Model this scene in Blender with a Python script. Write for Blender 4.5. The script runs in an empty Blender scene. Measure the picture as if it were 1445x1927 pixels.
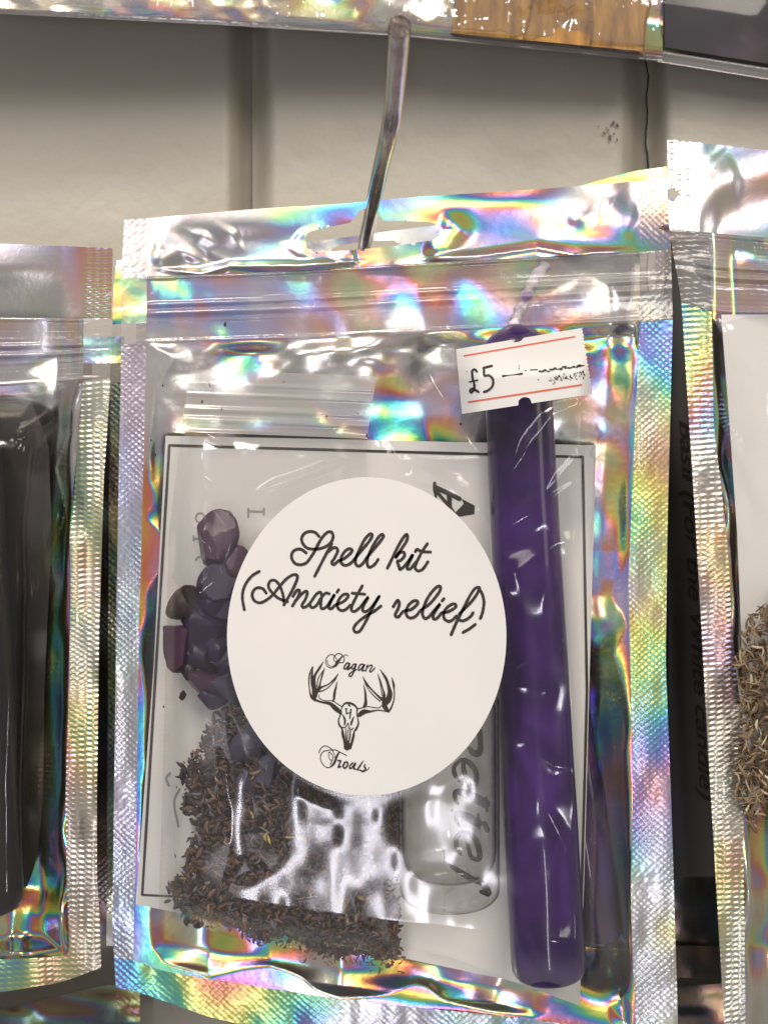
import bpy, math, random
import numpy as np
from mathutils import Vector, Matrix

# ------------------------------------------------------------------ camera, world, lamps, exposure
sc = bpy.context.scene
COL = sc.collection
D = 0.22                      # camera to the plane of the middle pouch (m)
K = 11000.0                   # picture units per metre at that plane
CX, CY = 722.5, 963.5

cam_d = bpy.data.cameras.new('camera')
cam = bpy.data.objects.new('camera', cam_d); COL.objects.link(cam)
cam.location = (0, -D, 0); cam.rotation_euler = (math.pi/2, 0, 0)
cam_d.sensor_fit = 'VERTICAL'; cam_d.sensor_height = 36
cam_d.angle_y = 2*math.atan((CY/K)/D)
cam_d.lens = 18/((CY/K)/D)
cam_d.clip_start = 0.01; cam_d.clip_end = 50
cam_d.dof.use_dof = True; cam_d.dof.focus_distance = D-0.012; cam_d.dof.aperture_fstop = 48
sc.camera = cam

world = bpy.data.worlds.new('World'); sc.world = world; world.use_nodes = True
bg = world.node_tree.nodes['Background']
bg.inputs[0].default_value = (1.0, 0.95, 0.90, 1); bg.inputs[1].default_value = 0.26

def lamp(name, loc, target, sx, sy, power, col):
    l = bpy.data.lights.new(name, 'AREA'); l.shape = 'RECTANGLE'; l.size = sx; l.size_y = sy
    l.energy = power; l.color = col
    o = bpy.data.objects.new(name, l); COL.objects.link(o); o.location = loc
    d = Vector(target)-Vector(loc); o.rotation_euler = d.to_track_quat('-Z', 'Y').to_euler()
    return o
WARM = (1.0, 0.915, 0.79)
COOL = (0.97, 0.93, 1.0)
lamp('ceiling_panel', (-0.42, -1.05, 1.30), (0, 0, 0.0), 0.36, 0.36, 14.5, WARM)
lamp('ceiling_panel', (0.85, -1.8, 1.25), (0, 0, 0), 0.6, 0.6, 9, WARM)
lamp('ceiling_panel', (0.55, -3.0, 1.25), (0, 0, 0), 0.7, 0.7, 10, WARM)
lamp('ceiling_panel', (-1.16, -2.0, 1.22), (0, 0, 0), 0.55, 0.8, 10, COOL)
lamp('ceiling_panel', (2.3, -1.2, 0.55), (0, 0, 0), 0.6, 0.9, 6, WARM)
lamp('shop_window', (-0.045, -2.4, -0.70), (0, 0, 0), 0.12, 0.34, 3.6, (.94, .91, 1.0))

sc.view_settings.view_transform = 'Standard'
sc.view_settings.look = 'None'
sc.view_settings.exposure = 0.2
sc.view_settings.gamma = 1.0
sc.render.engine = 'CYCLES'
sc.cycles.use_denoising = True
sc.cycles.transparent_max_bounces = 40
sc.cycles.max_bounces = 14
sc.cycles.glossy_bounces = 6
sc.cycles.transmission_bounces = 10
sc.cycles.caustics_reflective = False
sc.cycles.caustics_refractive = False
sc.cycles.sample_clamp_indirect = 4.0

RNG = np.random.RandomState(11)
random.seed(5)

# ------------------------------------------------------------------ numeric helpers
def W(px, py, y):
    """point at depth y (m) seen at picture position px, py"""
    px = np.asarray(px, float); py = np.asarray(py, float); y = np.asarray(y, float)
    s = (D+y)/(K*D)
    return np.stack([(px-CX)*s, y+0*s, (CY-py)*s], -1)

def sm(t):
    t = np.clip(t, 0, 1); return t*t*(3-2*t)
def dome(t):
    return np.sin(np.clip(t, 0, 1)*math.pi/2)

_tabs = {}
def vnoise(x, y, seed=0):
    if seed not in _tabs: _tabs[seed] = np.random.RandomState(1000+seed).rand(256, 256)
    t = _tabs[seed]
    xi = np.floor(x).astype(int); yi = np.floor(y).astype(int)
    fx = x-xi; fy = y-yi
    fx = fx*fx*fx*(fx*(fx*6-15)+10); fy = fy*fy*fy*(fy*(fy*6-15)+10)
    a = t[xi % 256, yi % 256]; b = t[(xi+1) % 256, yi % 256]
    c = t[xi % 256, (yi+1) % 256]; d = t[(xi+1) % 256, (yi+1) % 256]
    return (a*(1-fx)+b*fx)*(1-fy)+(c*(1-fx)+d*fx)*fy
def fbm(x, y, seed=0, o=3):
    r = 0; a = 1; s = 0
    for k in range(o):
        r = r+a*(vnoise(x*2**k+17.3*k, y*2**k+5.1*k, seed+k)-.5); s += a; a *= .5
    return r/s*2
def ridged(x, y, seed=0, o=3):
    r = 0; a = 1; s = 0
    for k in range(o):
        n = vnoise(x*2**k+11.7*k, y*2**k+3.3*k, seed+k)
        r = r+a*(1-np.abs(2*n-1)); s += a; a *= .5
    return r/s
def crumple(x, y, scale, seed=0, n=60, ext=(0, 0, 1445, 1927)):
    """faceted creases: cellular distance, straight ridges between cells"""
    rs = np.random.RandomState(seed)
    w = ext[2]-ext[0]; h = ext[3]-ext[1]
    n = max(6, int(w*h/scale**2))
    pts = np.stack([ext[0]+rs.rand(n)*w, ext[1]+rs.rand(n)*h], 1)
    off = rs.rand(n)*.5; sl = rs.randn(n, 2)*.28
    acc = np.zeros(np.shape(x))
    for (a, b), o, g in zip(pts, off, sl):
        d = np.sqrt((x-a)**2+(y-b)**2+(.12*scale)**2)/scale+o+((x-a)*g[0]+(y-b)*g[1])/scale
        acc = acc+np.exp(-d*14.)
    return -np.log(acc+1e-30)/14.
def crease(x, y, pts, width, amp, kind='ridge'):
    """ridge along a polyline, fading at both ends"""
    pts = np.asarray(pts, float); best = np.full(np.shape(x), 9e9); tt = np.zeros(np.shape(x))
    seg = np.hypot(*(pts[1:]-pts[:-1]).T); cum = np.concatenate([[0], np.cumsum(seg)])
    for i in range(len(seg)):
        a, b = pts[i], pts[i+1]; v = b-a
        t = np.clip(((x-a[0])*v[0]+(y-a[1])*v[1])/(seg[i]**2), 0, 1)
        d = np.hypot(x-a[0]-t*v[0], y-a[1]-t*v[1])
        m = d < best
        best = np.where(m, d, best); tt = np.where(m, (cum[i]+t*seg[i])/cum[-1], tt)
    f = np.clip(np.minimum(tt, 1-tt)*4, 0, 1)
    w = width*(.25+.75*f)
    if kind == 'tent': p = np.clip(1-best/w, 0, 1)
    elif kind == 'ridge': p = np.clip(1-best/w, 0, 1)**1.5
    else: p = np.exp(-(best/w)**2)
    return amp*p*sm(f)
def cv(pts, d=22):
    pts = sorted(pts); xs = [p[0] for p in pts]; ys = [p[1] for p in pts]
    def f(t):
        t = np.asarray(t, float); r = 0
        for k in (-1, -.5, 0, .5, 1): r = r+np.interp(t+k*d, xs, ys)
        return r/5
    return f

# ------------------------------------------------------------------ object helpers
def tag(o, label=None, cat=None, group=None, kind=None):
    if label: o['label'] = label
    if cat: o['category'] = cat
    if group: o['group'] = group
    if kind: o['kind'] = kind
    return o
def empty(name, loc=(0, 0, 0)):
    o = bpy.data.objects.new(name, None); o.empty_display_size = .01
    o.location = loc; COL.objects.link(o); return o
def mesh(name, verts, faces, mat, parent=None, smooth=True, cols=None):
    me = bpy.data.meshes.new(name)
    v = np.asarray(verts, float)
    if parent is not None: v = v-np.array(parent_origin(parent))
    me.from_pydata(v.tolist(), [], faces if isinstance(faces, list) else np.asarray(faces).tolist())
    if smooth: me.polygons.foreach_set('use_smooth', [True]*len(me.polygons))
    if cols is not None:
        at = me.color_attributes.new('col', 'FLOAT_COLOR', 'POINT')
        at.data.foreach_set('color', np.asarray(cols, np.float32).ravel())
    me.materials.append(mat); me.update()
    o = bpy.data.objects.new(name, me); COL.objects.link(o)
    if parent is not None: o.parent = parent
    return o
def parent_origin(p):
    v = Vector((0, 0, 0))
    while p is not None: v = v+p.location; p = p.parent
    return v
def inpoly(x, y, poly):
    r = np.zeros(np.shape(x), bool); n = len(poly)
    for i in range(n):
        x1, y1 = poly[i]; x2, y2 = poly[(i+1) % n]
        c = ((y1 > y) != (y2 > y)) & (x < (x2-x1)*(y-y1)/((y2-y1) if y2 != y1 else 1e-9)+x1)
        r ^= c
    return r
def nearest(x, y, poly):
    n = len(poly); bd = np.full(np.shape(x), 9e9); bx = x.copy(); by = y.copy()
    for i in range(n):
        a = poly[i]; b = poly[(i+1) % n]; vx, vy = b[0]-a[0], b[1]-a[1]
        L = vx*vx+vy*vy+1e-9
        t = np.clip(((x-a[0])*vx+(y-a[1])*vy)/L, 0, 1)
        qx = a[0]+t*vx; qy = a[1]+t*vy; d = np.hypot(x-qx, y-qy)
        m = d < bd
        bd = np.where(m, d, bd); bx = np.where(m, qx, bx); by = np.where(m, qy, by)
    return bd, bx, by
def patch(name, L, R, T, B, yf, step, mat, parent, holes=(), mid=None):
    """sheet between a left/right edge (functions of height) and a top/bottom edge (functions of x)"""
    ym = mid if mid is not None else 900
    x0, x1 = float(L(ym)), float(R(ym)); xm = (x0+x1)/2
    h = float(B(xm)-T(xm))
    nu = max(3, int((x1-x0)/step)+1); nv = max(3, int(h/step)+1)
    u, v = np.meshgrid(np.linspace(0, 1, nu), np.linspace(0, 1, nv))
    px = x0+(x1-x0)*u
    for _ in range(3):
        py = T(px)+(B(px)-T(px))*v
        px = L(py)+(R(py)-L(py))*u
    keep = np.ones((nv-1, nu-1), bool)
    for poly in holes:
        bd, bx, by = nearest(px, py, poly)
        ins = inpoly(px, py, poly)
        near = bd < step*.62
        px = np.where(near, bx, px); py = np.where(near, by, py)
        solid_in = ins | near
        cx = (px[1:, 1:]+px[:-1, :-1]+px[1:, :-1]+px[:-1, 1:])/4
        cy = (py[1:, 1:]+py[:-1, :-1]+py[1:, :-1]+py[:-1, 1:])/4
        keep &= ~inpoly(cx, cy, poly)
    y = yf(px, py)
    P = W(px, py, y).reshape(-1, 3)
    idx = np.arange(nu*nv).reshape(nv, nu)
    f = np.stack([idx[:-1, :-1], idx[1:, :-1], idx[1:, 1:], idx[:-1, 1:]], -1)[keep]
    used = np.zeros(nu*nv, bool); used[f.ravel()] = True
    re = np.cumsum(used)-1
    return mesh(name, P[used], re[f], mat, parent)

def catmull(p, n=7):
    p = np.asarray(p, float)
    q = np.vstack([2*p[0]-p[1], p, 2*p[-1]-p[-2]]); out = []
    for i in range(1, len(q)-2):
        a, b, c, d = q[i-1], q[i], q[i+1], q[i+2]
        for t in np.linspace(0, 1, n, endpoint=False):
            out.append(.5*((2*b)+(c-a)*t+(2*a-5*b+4*c-d)*t*t+(3*b-a-3*c+d)*t**3))
    out.append(q[-2]); return np.array(out)
class Ink:
    """flat pen strokes printed on a surface"""
    def __init__(s, surf): s.v = []; s.f = []; s.surf = surf; s.k = 0
    def _add(s, pts, faces):
        b = len(s.v); pts = np.asarray(pts)
        P = W(pts[:, 0], pts[:, 1], s.surf(pts[:, 0], pts[:, 1])-s.k*2e-6)
        s.v += P.tolist(); s.f += [[b+i for i in f] for f in faces]; s.k = (s.k+1) % 12
    def stroke(s, pts, w=None, org=(0, 0), sc_=1.0, smooth=True, jit=.0):
        p = np.array([[q[0], q[1], (q[2] if len(q) > 2 else w)] for q in pts], float)
        if smooth and len(p) > 2: p = catmull(p)
        elif len(p) == 2: p = np.array([p[0]+(p[1]-p[0])*t for t in np.linspace(0, 1, 48)])
        p[:, 0] = org[0]+p[:, 0]*sc_; p[:, 1] = org[1]+p[:, 1]*sc_; p[:, 2] = np.maximum(p[:, 2]*sc_, .5)
        if jit: p[:, 2] *= 1+jit*RNG.randn(len(p))
        d = np.gradient(p[:, :2], axis=0); L = np.hypot(d[:, 0], d[:, 1])+1e-9; nrm = np.stack([-d[:, 1]/L, d[:, 0]/L], 1)
        a = p[:, :2]+nrm*p[:, 2:]/2; b = p[:, :2]-nrm*p[:, 2:]/2; n = len(p)
        s._add(np.vstack([a, b]), [[i, i+1, n+i+1, n+i] for i in range(n-1)])
        for e in (0, n-1):
            t = np.linspace(0, 2*math.pi, 12, endpoint=False); r = p[e, 2]/2*.96
            s._add(np.stack([p[e, 0]+r*np.cos(t), p[e, 1]+r*np.sin(t)], 1), [list(range(12))])
    def poly(s, pts, org=(0, 0), sc_=1.0):
        p = np.array(pts, float)*sc_+np.array(org); s._add(p, [list(range(len(p)))])
    def build(s, name, mat, parent): return mesh(name, s.v, s.f, mat, parent, smooth=False)

def tube(path, radii, seg=16, cap=True):
    P = [Vector(p) for p in path]; n = len(P); V = []; F = []; up = None
    for i in range(n):
        t = (P[min(i+1, n-1)]-P[max(i-1, 0)]).normalized()
        if up is None:
            up = Vector((0, 1, 0)) if abs(t.y) < .9 else Vector((1, 0, 0))
        s_ = t.cross(up).normalized(); up = s_.cross(t).normalized()
        for k in range(seg):
            a = 2*math.pi*k/seg; V.append(tuple(P[i]+radii[i]*(math.cos(a)*s_+math.sin(a)*up)))
    for i in range(n-1):
        for k in range(seg):
            k2 = (k+1) % seg; F.append([i*seg+k, i*seg+k2, (i+1)*seg+k2, (i+1)*seg+k])
    if cap:
        F.append(list(range(seg))[::-1]); F.append([(n-1)*seg+k for k in range(seg)])
    return V, F

# ------------------------------------------------------------------ materials
def newmat(name):
    m = bpy.data.materials.new(name); m.use_nodes = True
    nt = m.node_tree; nt.nodes.clear(); out = nt.nodes.new('ShaderNodeOutputMaterial')
    return m, nt, out
def N(nt, t, **kw):
    n = nt.nodes.new(t)
    for k, v in kw.items():
        if k == 'inp':
            for a, b in v.items(): n.inputs[a].default_value = b
        else: setattr(n, k, v)
    return n
def math_n(nt, op, a, b=None, clamp=False):
    n = nt.nodes.new('ShaderNodeMath'); n.operation = op; n.use_clamp = clamp
    for i, x in enumerate((a, b)):
        if x is None: continue
        if isinstance(x, (int, float)): n.inputs[i].default_value = x
        else: nt.links.new(x, n.inputs[i])
    return n.outputs[0]
def simple(name, col, rough=.5, metal=0, spec=.5, noise=None, bump=None, **kw):
    m, nt, out = newmat(name)
    b = N(nt, 'ShaderNodeBsdfPrincipled'); nt.links.new(b.outputs[0], out.inputs[0])
    b.inputs['Base Color'].default_value = (*col, 1); b.inputs['Roughness'].default_value = rough
    b.inputs['Metallic'].default_value = metal; b.inputs['Specular IOR Level'].default_value = spec
    for k, v in kw.items(): b.inputs[k].default_value = v
    tc = N(nt, 'ShaderNodeTexCoord')
    if noise:
        sc_, col2, lo, hi = noise
        n = N(nt, 'ShaderNodeTexNoise', inp={'Scale': sc_, 'Detail': 4.0}); nt.links.new(tc.outputs['Object'], n.inputs['Vector'])
        r = N(nt, 'ShaderNodeMapRange', inp={'From Min': lo, 'From Max': hi}); nt.links.new(n.outputs[0], r.inputs[0])
        mx = N(nt, 'ShaderNodeMix', data_type='RGBA'); nt.links.new(r.outputs[0], mx.inputs[0])
        mx.inputs[6].default_value = (*col, 1); mx.inputs[7].default_value = (*col2, 1)
        nt.links.new(mx.outputs[2], b.inputs['Base Color'])
    if bump:
        bs, dist, st = bump
        n = N(nt, 'ShaderNodeTexNoise', inp={'Scale': bs, 'Detail': 3.0}); nt.links.new(tc.outputs['Object'], n.inputs['Vector'])
        bp = N(nt, 'ShaderNodeBump', inp={'Distance': dist, 'Strength': st}); nt.links.new(n.outputs[0], bp.inputs['Height'])
        nt.links.new(bp.outputs[0], b.inputs['Normal'])
    return m
RAINBOW = [(0.0, (.45, .32, .95)), (.11, (.12, .32, 1.0)), (.22, (.08, .75, .95)), (.34, (.20, .90, .40)),
           (.47, (.75, .95, .18)), (.58, (1.0, .85, .15)), (.70, (1.0, .52, .10)), (.81, (.95, .22, .12)), (.91, (.70, .25, .45)), (1.0, (.45, .32, .95))]
def foil(name, kx=1.6, kz=2.0, kn=1.2, ns=38., kp=0., phase=0., sat=.8, lo=.40, hi=.62, rough=.16, silver=(.80, .77, .78), ms=46.):
    """holographic diffraction foil: hue follows the tilt of the surface"""
    m, nt, out = newmat(name); l = nt.links.new
    b = N(nt, 'ShaderNodeBsdfPrincipled'); l(b.outputs[0], out.inputs[0])
    b.inputs['Metallic'].default_value = 1.0; b.inputs['Roughness'].default_value = rough
    g = N(nt, 'ShaderNodeNewGeometry'); tc = N(nt, 'ShaderNodeTexCoord')
    sx = N(nt, 'ShaderNodeSeparateXYZ'); l(g.outputs['Normal'], sx.inputs[0])
    sp = N(nt, 'ShaderNodeSeparateXYZ'); l(g.outputs['Position'], sp.inputs[0])
    nz = N(nt, 'ShaderNodeTexNoise', inp={'Scale': ns, 'Detail': 1.5}); l(g.outputs['Position'], nz.inputs['Vector'])
    t = math_n(nt, 'MULTIPLY', sx.outputs[0], kx)
    t = math_n(nt, 'ADD', t, math_n(nt, 'MULTIPLY', sx.outputs[2], kz))
    t = math_n(nt, 'ADD', t, math_n(nt, 'MULTIPLY', nz.outputs[0], kn))
    t = math_n(nt, 'ADD', t, math_n(nt, 'MULTIPLY', sp.outputs[2], kp))
    t = math_n(nt, 'FRACT', math_n(nt, 'ADD', t, phase+20.0))
    cr = N(nt, 'ShaderNodeValToRGB'); e = cr.color_ramp.elements
    while len(e) < len(RAINBOW): e.new(.5)
    for el, (p, c) in zip(e, RAINBOW): el.position = p; el.color = (*c, 1)
    l(t, cr.inputs[0])
    n2 = N(nt, 'ShaderNodeTexNoise', inp={'Scale': ms, 'Detail': 2.0}); mp = N(nt, 'ShaderNodeMapping', inp={'Location': (3.1+phase, 1.7, .4)})
    l(g.outputs['Position'], mp.inputs[0]); l(mp.outputs[0], n2.inputs['Vector'])
    r = N(nt, 'ShaderNodeMapRange', inp={'From Min': lo, 'From Max': hi, 'To Min': .06, 'To Max': sat}); r.interpolation_type = 'SMOOTHSTEP'
    l(n2.outputs[0], r.inputs[0])
    mx = N(nt, 'ShaderNodeMix', data_type='RGBA'); l(r.outputs[0], mx.inputs[0])
    mx.inputs[6].default_value = (*silver, 1); l(cr.outputs[0], mx.inputs[7])
    l(mx.outputs[2], b.inputs['Base Color'])
    n3 = N(nt, 'ShaderNodeTexNoise', inp={'Scale': 900., 'Detail': 2.0}); l(g.outputs['Position'], n3.inputs['Vector'])
    bp = N(nt, 'ShaderNodeBump', inp={'Distance': .0002, 'Strength': .12}); l(n3.outputs[0], bp.inputs['Height']); l(bp.outputs[0], b.inputs['Normal'])
    return m
def film(name, tint=(.97, .97, .97), f0=.038, rough=.11, haze=.005, hcol=(.8, .78, .76), edge=1.0, bumps=(120., .0003, .05)):
    """thin clear plastic: see-through, with a glossy skin that strengthens at grazing angles"""
    m, nt, out = newmat(name); l = nt.links.new
    tr = N(nt, 'ShaderNodeBsdfTransparent', inp={'Color': (*tint, 1)})
    gl = N(nt, 'ShaderNodeBsdfGlossy', inp={'Color': (1, 1, 1, 1), 'Roughness': rough})
    df = N(nt, 'ShaderNodeBsdfDiffuse', inp={'Color': (*hcol, 1)})
    lw = N(nt, 'ShaderNodeLayerWeight', inp={'Blend': .5})
    f = math_n(nt, 'POWER', lw.outputs['Facing'], 4.0)
    f = math_n(nt, 'ADD', math_n(nt, 'MULTIPLY', f, .75*edge), f0, True)
    if bumps:
        g = N(nt, 'ShaderNodeNewGeometry')
        n3 = N(nt, 'ShaderNodeTexNoise', inp={'Scale': bumps[0], 'Detail': 2.0}); l(g.outputs['Position'], n3.inputs['Vector'])
        bp = N(nt, 'ShaderNodeBump', inp={'Distance': bumps[1], 'Strength': bumps[2]}); l(n3.outputs[0], bp.inputs['Height']); l(bp.outputs[0], gl.inputs['Normal'])
    m1 = N(nt, 'ShaderNodeMixShader', inp={'Fac': haze}); l(tr.outputs[0], m1.inputs[1]); l(df.outputs[0], m1.inputs[2])
    m2 = N(nt, 'ShaderNodeMixShader'); l(f, m2.inputs[0]); l(m1.outputs[0], m2.inputs[1]); l(gl.outputs[0], m2.inputs[2])
    l(m2.outputs[0], out.inputs[0])
    return m
def glass_wall(name):
    m, nt, out = newmat(name); l = nt.links.new
    lw = N(nt, 'ShaderNodeLayerWeight', inp={'Blend': .5})
    cr = N(nt, 'ShaderNodeValToRGB'); e = cr.color_ramp.elements
    e[0].position = .56; e[0].color = (.99, .99, .985, 1); e[1].position = .95; e[1].color = (.16, .155, .15, 1)
    l(lw.outputs['Facing'], cr.inputs[0])
    tr = N(nt, 'ShaderNodeBsdfTransparent'); l(cr.outputs[0], tr.inputs[0])
    gl = N(nt, 'ShaderNodeBsdfGlossy', inp={'Color': (1, 1, 1, 1), 'Roughness': .02})
    f = math_n(nt, 'ADD', math_n(nt, 'MULTIPLY', math_n(nt, 'POWER', lw.outputs['Facing'], 5.0), .7), .075, True)
    m2 = N(nt, 'ShaderNodeMixShader'); l(f, m2.inputs[0]); l(tr.outputs[0], m2.inputs[1]); l(gl.outputs[0], m2.inputs[2])
    l(m2.outputs[0], out.inputs[0]); return m
def attr_mat(name, rough=.8, spec=.2, **kw):
    m, nt, out = newmat(name)
    b = N(nt, 'ShaderNodeBsdfPrincipled'); nt.links.new(b.outputs[0], out.inputs[0])
    a = N(nt, 'ShaderNodeAttribute', attribute_name='col'); nt.links.new(a.outputs['Color'], b.inputs['Base Color'])
    b.inputs['Roughness'].default_value = rough; b.inputs['Specular IOR Level'].default_value = spec
    for k, v in kw.items(): b.inputs[k].default_value = v
    return m

M = {}
M['wall'] = simple('painted_wall', (.60, .56, .475), .42, noise=(28., (.56, .52, .445), .35, .7), bump=(420., .0006, .22))
M['gap'] = simple('dark_gap', (.03, .027, .024), .9)
M['chrome'] = simple('steel_rod', (.24, .20, .19), .16, 1.0, noise=(220., (.10, .075, .07), .5, .68), bump=(900., .0002, .15))
M['foil'] = foil('holographic_foil', 1.6, 2.0, 1.8, 40., sat=.96, lo=.34, hi=.52, rough=.25, silver=(.86, .84, .81))
M['foil_head'] = foil('holographic_header_foil', 1.3, 1.8, 1.9, 26., phase=.35, sat=.80, lo=.38, hi=.58, rough=.30, silver=(.58, .55, .58))
M['foil_seal'] = foil('holographic_seal_foil', .45, .45, 2.6, 26., phase=.1, sat=.80, lo=.34, hi=.56, rough=.32, silver=(.80, .77, .84))
M['foil_head2'] = foil('holographic_side_header_foil', 1.0, 1.4, 1.6, 30., phase=.1, sat=.6, lo=.38, hi=.60, rough=.26, silver=(.70, .67, .68))
M['foil_seal2'] = foil('holographic_seal_foil_pale', .45, .45, 2.2, 22., phase=.05, sat=.34, lo=.40, hi=.64, rough=.30, silver=(.74, .69, .78))
M['foil_left'] = foil('holographic_foil_left', 1.8, 2.0, 1.4, 44., phase=.6, sat=.95, lo=.32, hi=.48, rough=.20)
M['foil_right'] = foil('holographic_foil_right', 1.6, 2.0, 1.5, 36., phase=.15, sat=.75, lo=.42, hi=.62, rough=.20, silver=(.82, .78, .70))
M['seal_left'] = foil('holographic_seal_left', .4, .45, 2.2, 30., phase=.5, sat=.5, lo=.42, hi=.66, rough=.30, silver=(.66, .62, .55))
M['seal_right'] = foil('holographic_seal_right', .4, .45, 2.6, 28., phase=.2, sat=.65, lo=.38, hi=.60, rough=.30, silver=(.76, .71, .62))
M['foil_back'] = foil('holographic_foil_back', 1.2, 1.6, 1.4, 40., phase=.8, sat=.5, rough=.25)
M['foil_shaded'] = foil('shade_toned_foil', 1.2, 1.6, 1.4, 30., phase=.3, sat=.25, rough=.28, silver=(.14, .13, .11))  # foil copy with the shade on rear and lower pouches painted into its colour
M['film'] = film('clear_film')
M['bagfilm'] = film('clear_bag_film', (.96, .96, .96), .010, .15, .018)
M['zip'] = film('milky_zip_plastic', (.92, .91, .92), .08, .16, .25, (.70, .66, .67), bumps=(500., .0003, .3))
M['zip_shaded'] = film('shade_toned_zip', (.6, .6, .6), .06, .2, .2, (.12, .11, .10))  # zip strips of those pouches: shade painted into the plastic too
M['crinkle'] = film('crinkled_film', (.97, .97, .97), .22, .08, .01)
M['bagzip'] = film('milky_bag_zip', (.94, .94, .94), .07, .16, .36, (.80, .78, .79))
M['sticker'] = simple('sticker_paper', (.80, .78, .765), .45, noise=(60., (.765, .75, .74), .35, .7), bump=(700., .0002, .06))
M['ink'] = simple('printed_ink', (.030, .018, .015), .6)
M['grey_ink'] = simple('show_through_ink', (.36, .34, .33), .7)
M['red'] = simple('red_ink', (.72, .14, .07), .5)
M['paper'] = simple('insert_paper', (.80, .78, .76), .7, noise=(40., (.75, .73, .71), .35, .7))
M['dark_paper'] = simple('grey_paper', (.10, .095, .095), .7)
M['black_wrap'] = simple('black_paper', (.012, .010, .010), .45, noise=(60., (.03, .022, .018), .4, .7))
M['candle'] = simple('purple_wax', (.022, .0035, .062), .30, spec=.25, noise=(48., (.058, .014, .150), .36, .66), bump=(240., .0006, .12))  # swirled lighter tone paints the clear film's reflections into the wax
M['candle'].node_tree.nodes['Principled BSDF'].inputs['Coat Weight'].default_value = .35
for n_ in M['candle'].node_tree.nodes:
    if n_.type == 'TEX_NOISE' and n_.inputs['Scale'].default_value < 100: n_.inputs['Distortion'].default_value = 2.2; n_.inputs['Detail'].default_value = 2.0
M['black_wax'] = simple('black_wax', (.012, .009, .012), .3)
M['wick'] = simple('cotton_wick', (.86, .80, .86), .9, noise=(300., (.30, .14, .46), .50, .60), bump=(900., .0006, .7))
M['glass'] = glass_wall('vial_glass')
M['stone'] = attr_mat('amethyst', .18, .5, **{'Transmission Weight': .35, 'IOR': 1.54})
M['herb'] = attr_mat('dried_herb', .85, .15)
M['wood'] = simple('orange_wood', (.22, .085, .008), .45, noise=(50., (.62, .31, .045), .30, .70))
nt = M['wood'].node_tree
for n_ in nt.nodes:
    if n_.type == 'TEX_NOISE':
        g_ = N(nt, 'ShaderNodeNewGeometry'); mp_ = N(nt, 'ShaderNodeMapping', inp={'Scale': (9., 9., 1.8), 'Rotation': (0, .5, 0)})
        nt.links.new(g_.outputs['Position'], mp_.inputs[0]); nt.links.new(mp_.outputs[0], n_.inputs['Vector'])
M['purple_stuff'] = simple('dark_purple_card', (.016, .011, .021), .6, noise=(70., (.05, .03, .048), .45, .65))
M['speck'] = simple('dark_dust', (.03, .025, .02), .9)

# ------------------------------------------------------------------ the wall
YW = 0.060
wall = mesh('wall', W([-900, 2400, 2400, -900], [-700, -700, 2700, 2700], [YW+.0088]*4), [[0, 1, 2, 3]], M['gap'])
tag(wall, kind='structure')
def plank(xl, xr, jl, jr):
    def edge(x, j, s):
        def f(py):
            py = np.asarray(py, float)
            return x+j*(fbm(py/37., py*0+s, 40+int(s), 4)*5.0)
        return f
    Lf = edge(xl, jl, 2.5); Rf = edge(xr, jr, 2.5)
    def yf(px, py):
        d1 = px-xl; d2 = xr-px
        y = YW+.0075*sm(1-d1/44.)+.0085*sm(1-d2/52.)
        y = y-.00007*fbm(px/30., py/30., 3, 3)-.0004*fbm(px/240., py/240., 9, 2)
        return y
    c = lambda v: (lambda x: np.asarray(x, float)*0+v)
    return patch('plank', Lf, Rf, c(-420.), c(2350.), yf, 7, M['wall'], wall, mid=900)
plank(-275., 475.3, .0, 0.)
plank(475., 1214.4, 0., 1.1)
plank(1217.0, 1960., 1.25, 0.)

rs = np.random.RandomState(8); V = []; F = []
for k in range(16):
    x = 1146+rs.randn()*11; y = 246+rs.randn()*9-(x-1146)*.4; r = .8+rs.rand()*2.2; b = len(V)
    for j in range(7):
        t_ = j*2*math.pi/7; q_ = r*(.5+.8*rs.rand()); V.append(W(x+q_*math.cos(t_), y+q_*1.5*math.sin(t_), YW-.0009).tolist())
    F.append([b+j for j in range(7)])
tag(mesh('scuff_mark', V, F, simple('wall_scuff', (.26, .20, .15), .8), wall, False), kind='stuff')

# ------------------------------------------------------------------ the hook
pts = [W(681, 466+58, .0615), W(685, 468, .030), W(700, 395, 0.), W(716, 318, -.022), W(733, 246, -.043), W(741, 190, -.053), W(749, 92, -.073), W(752, 51, -.0805)]
pth = catmull(np.array(pts), 10)
V, F = tube([tuple(p) for p in pth]+[tuple(pth[-1]+(pth[-1]-pth[-2])*.12), tuple(pth[-1]+(pth[-1]-pth[-2])*.121)], [.00128]*len(pth)+[.00118, .0002], 24)
hook = mesh('display_hook', V, F, M['chrome']); hook.data.set_sharp_from_angle(angle=.6)
tag(hook, 'bent dark steel peg hook sticking out of the grey plank wall', 'hook')

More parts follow.
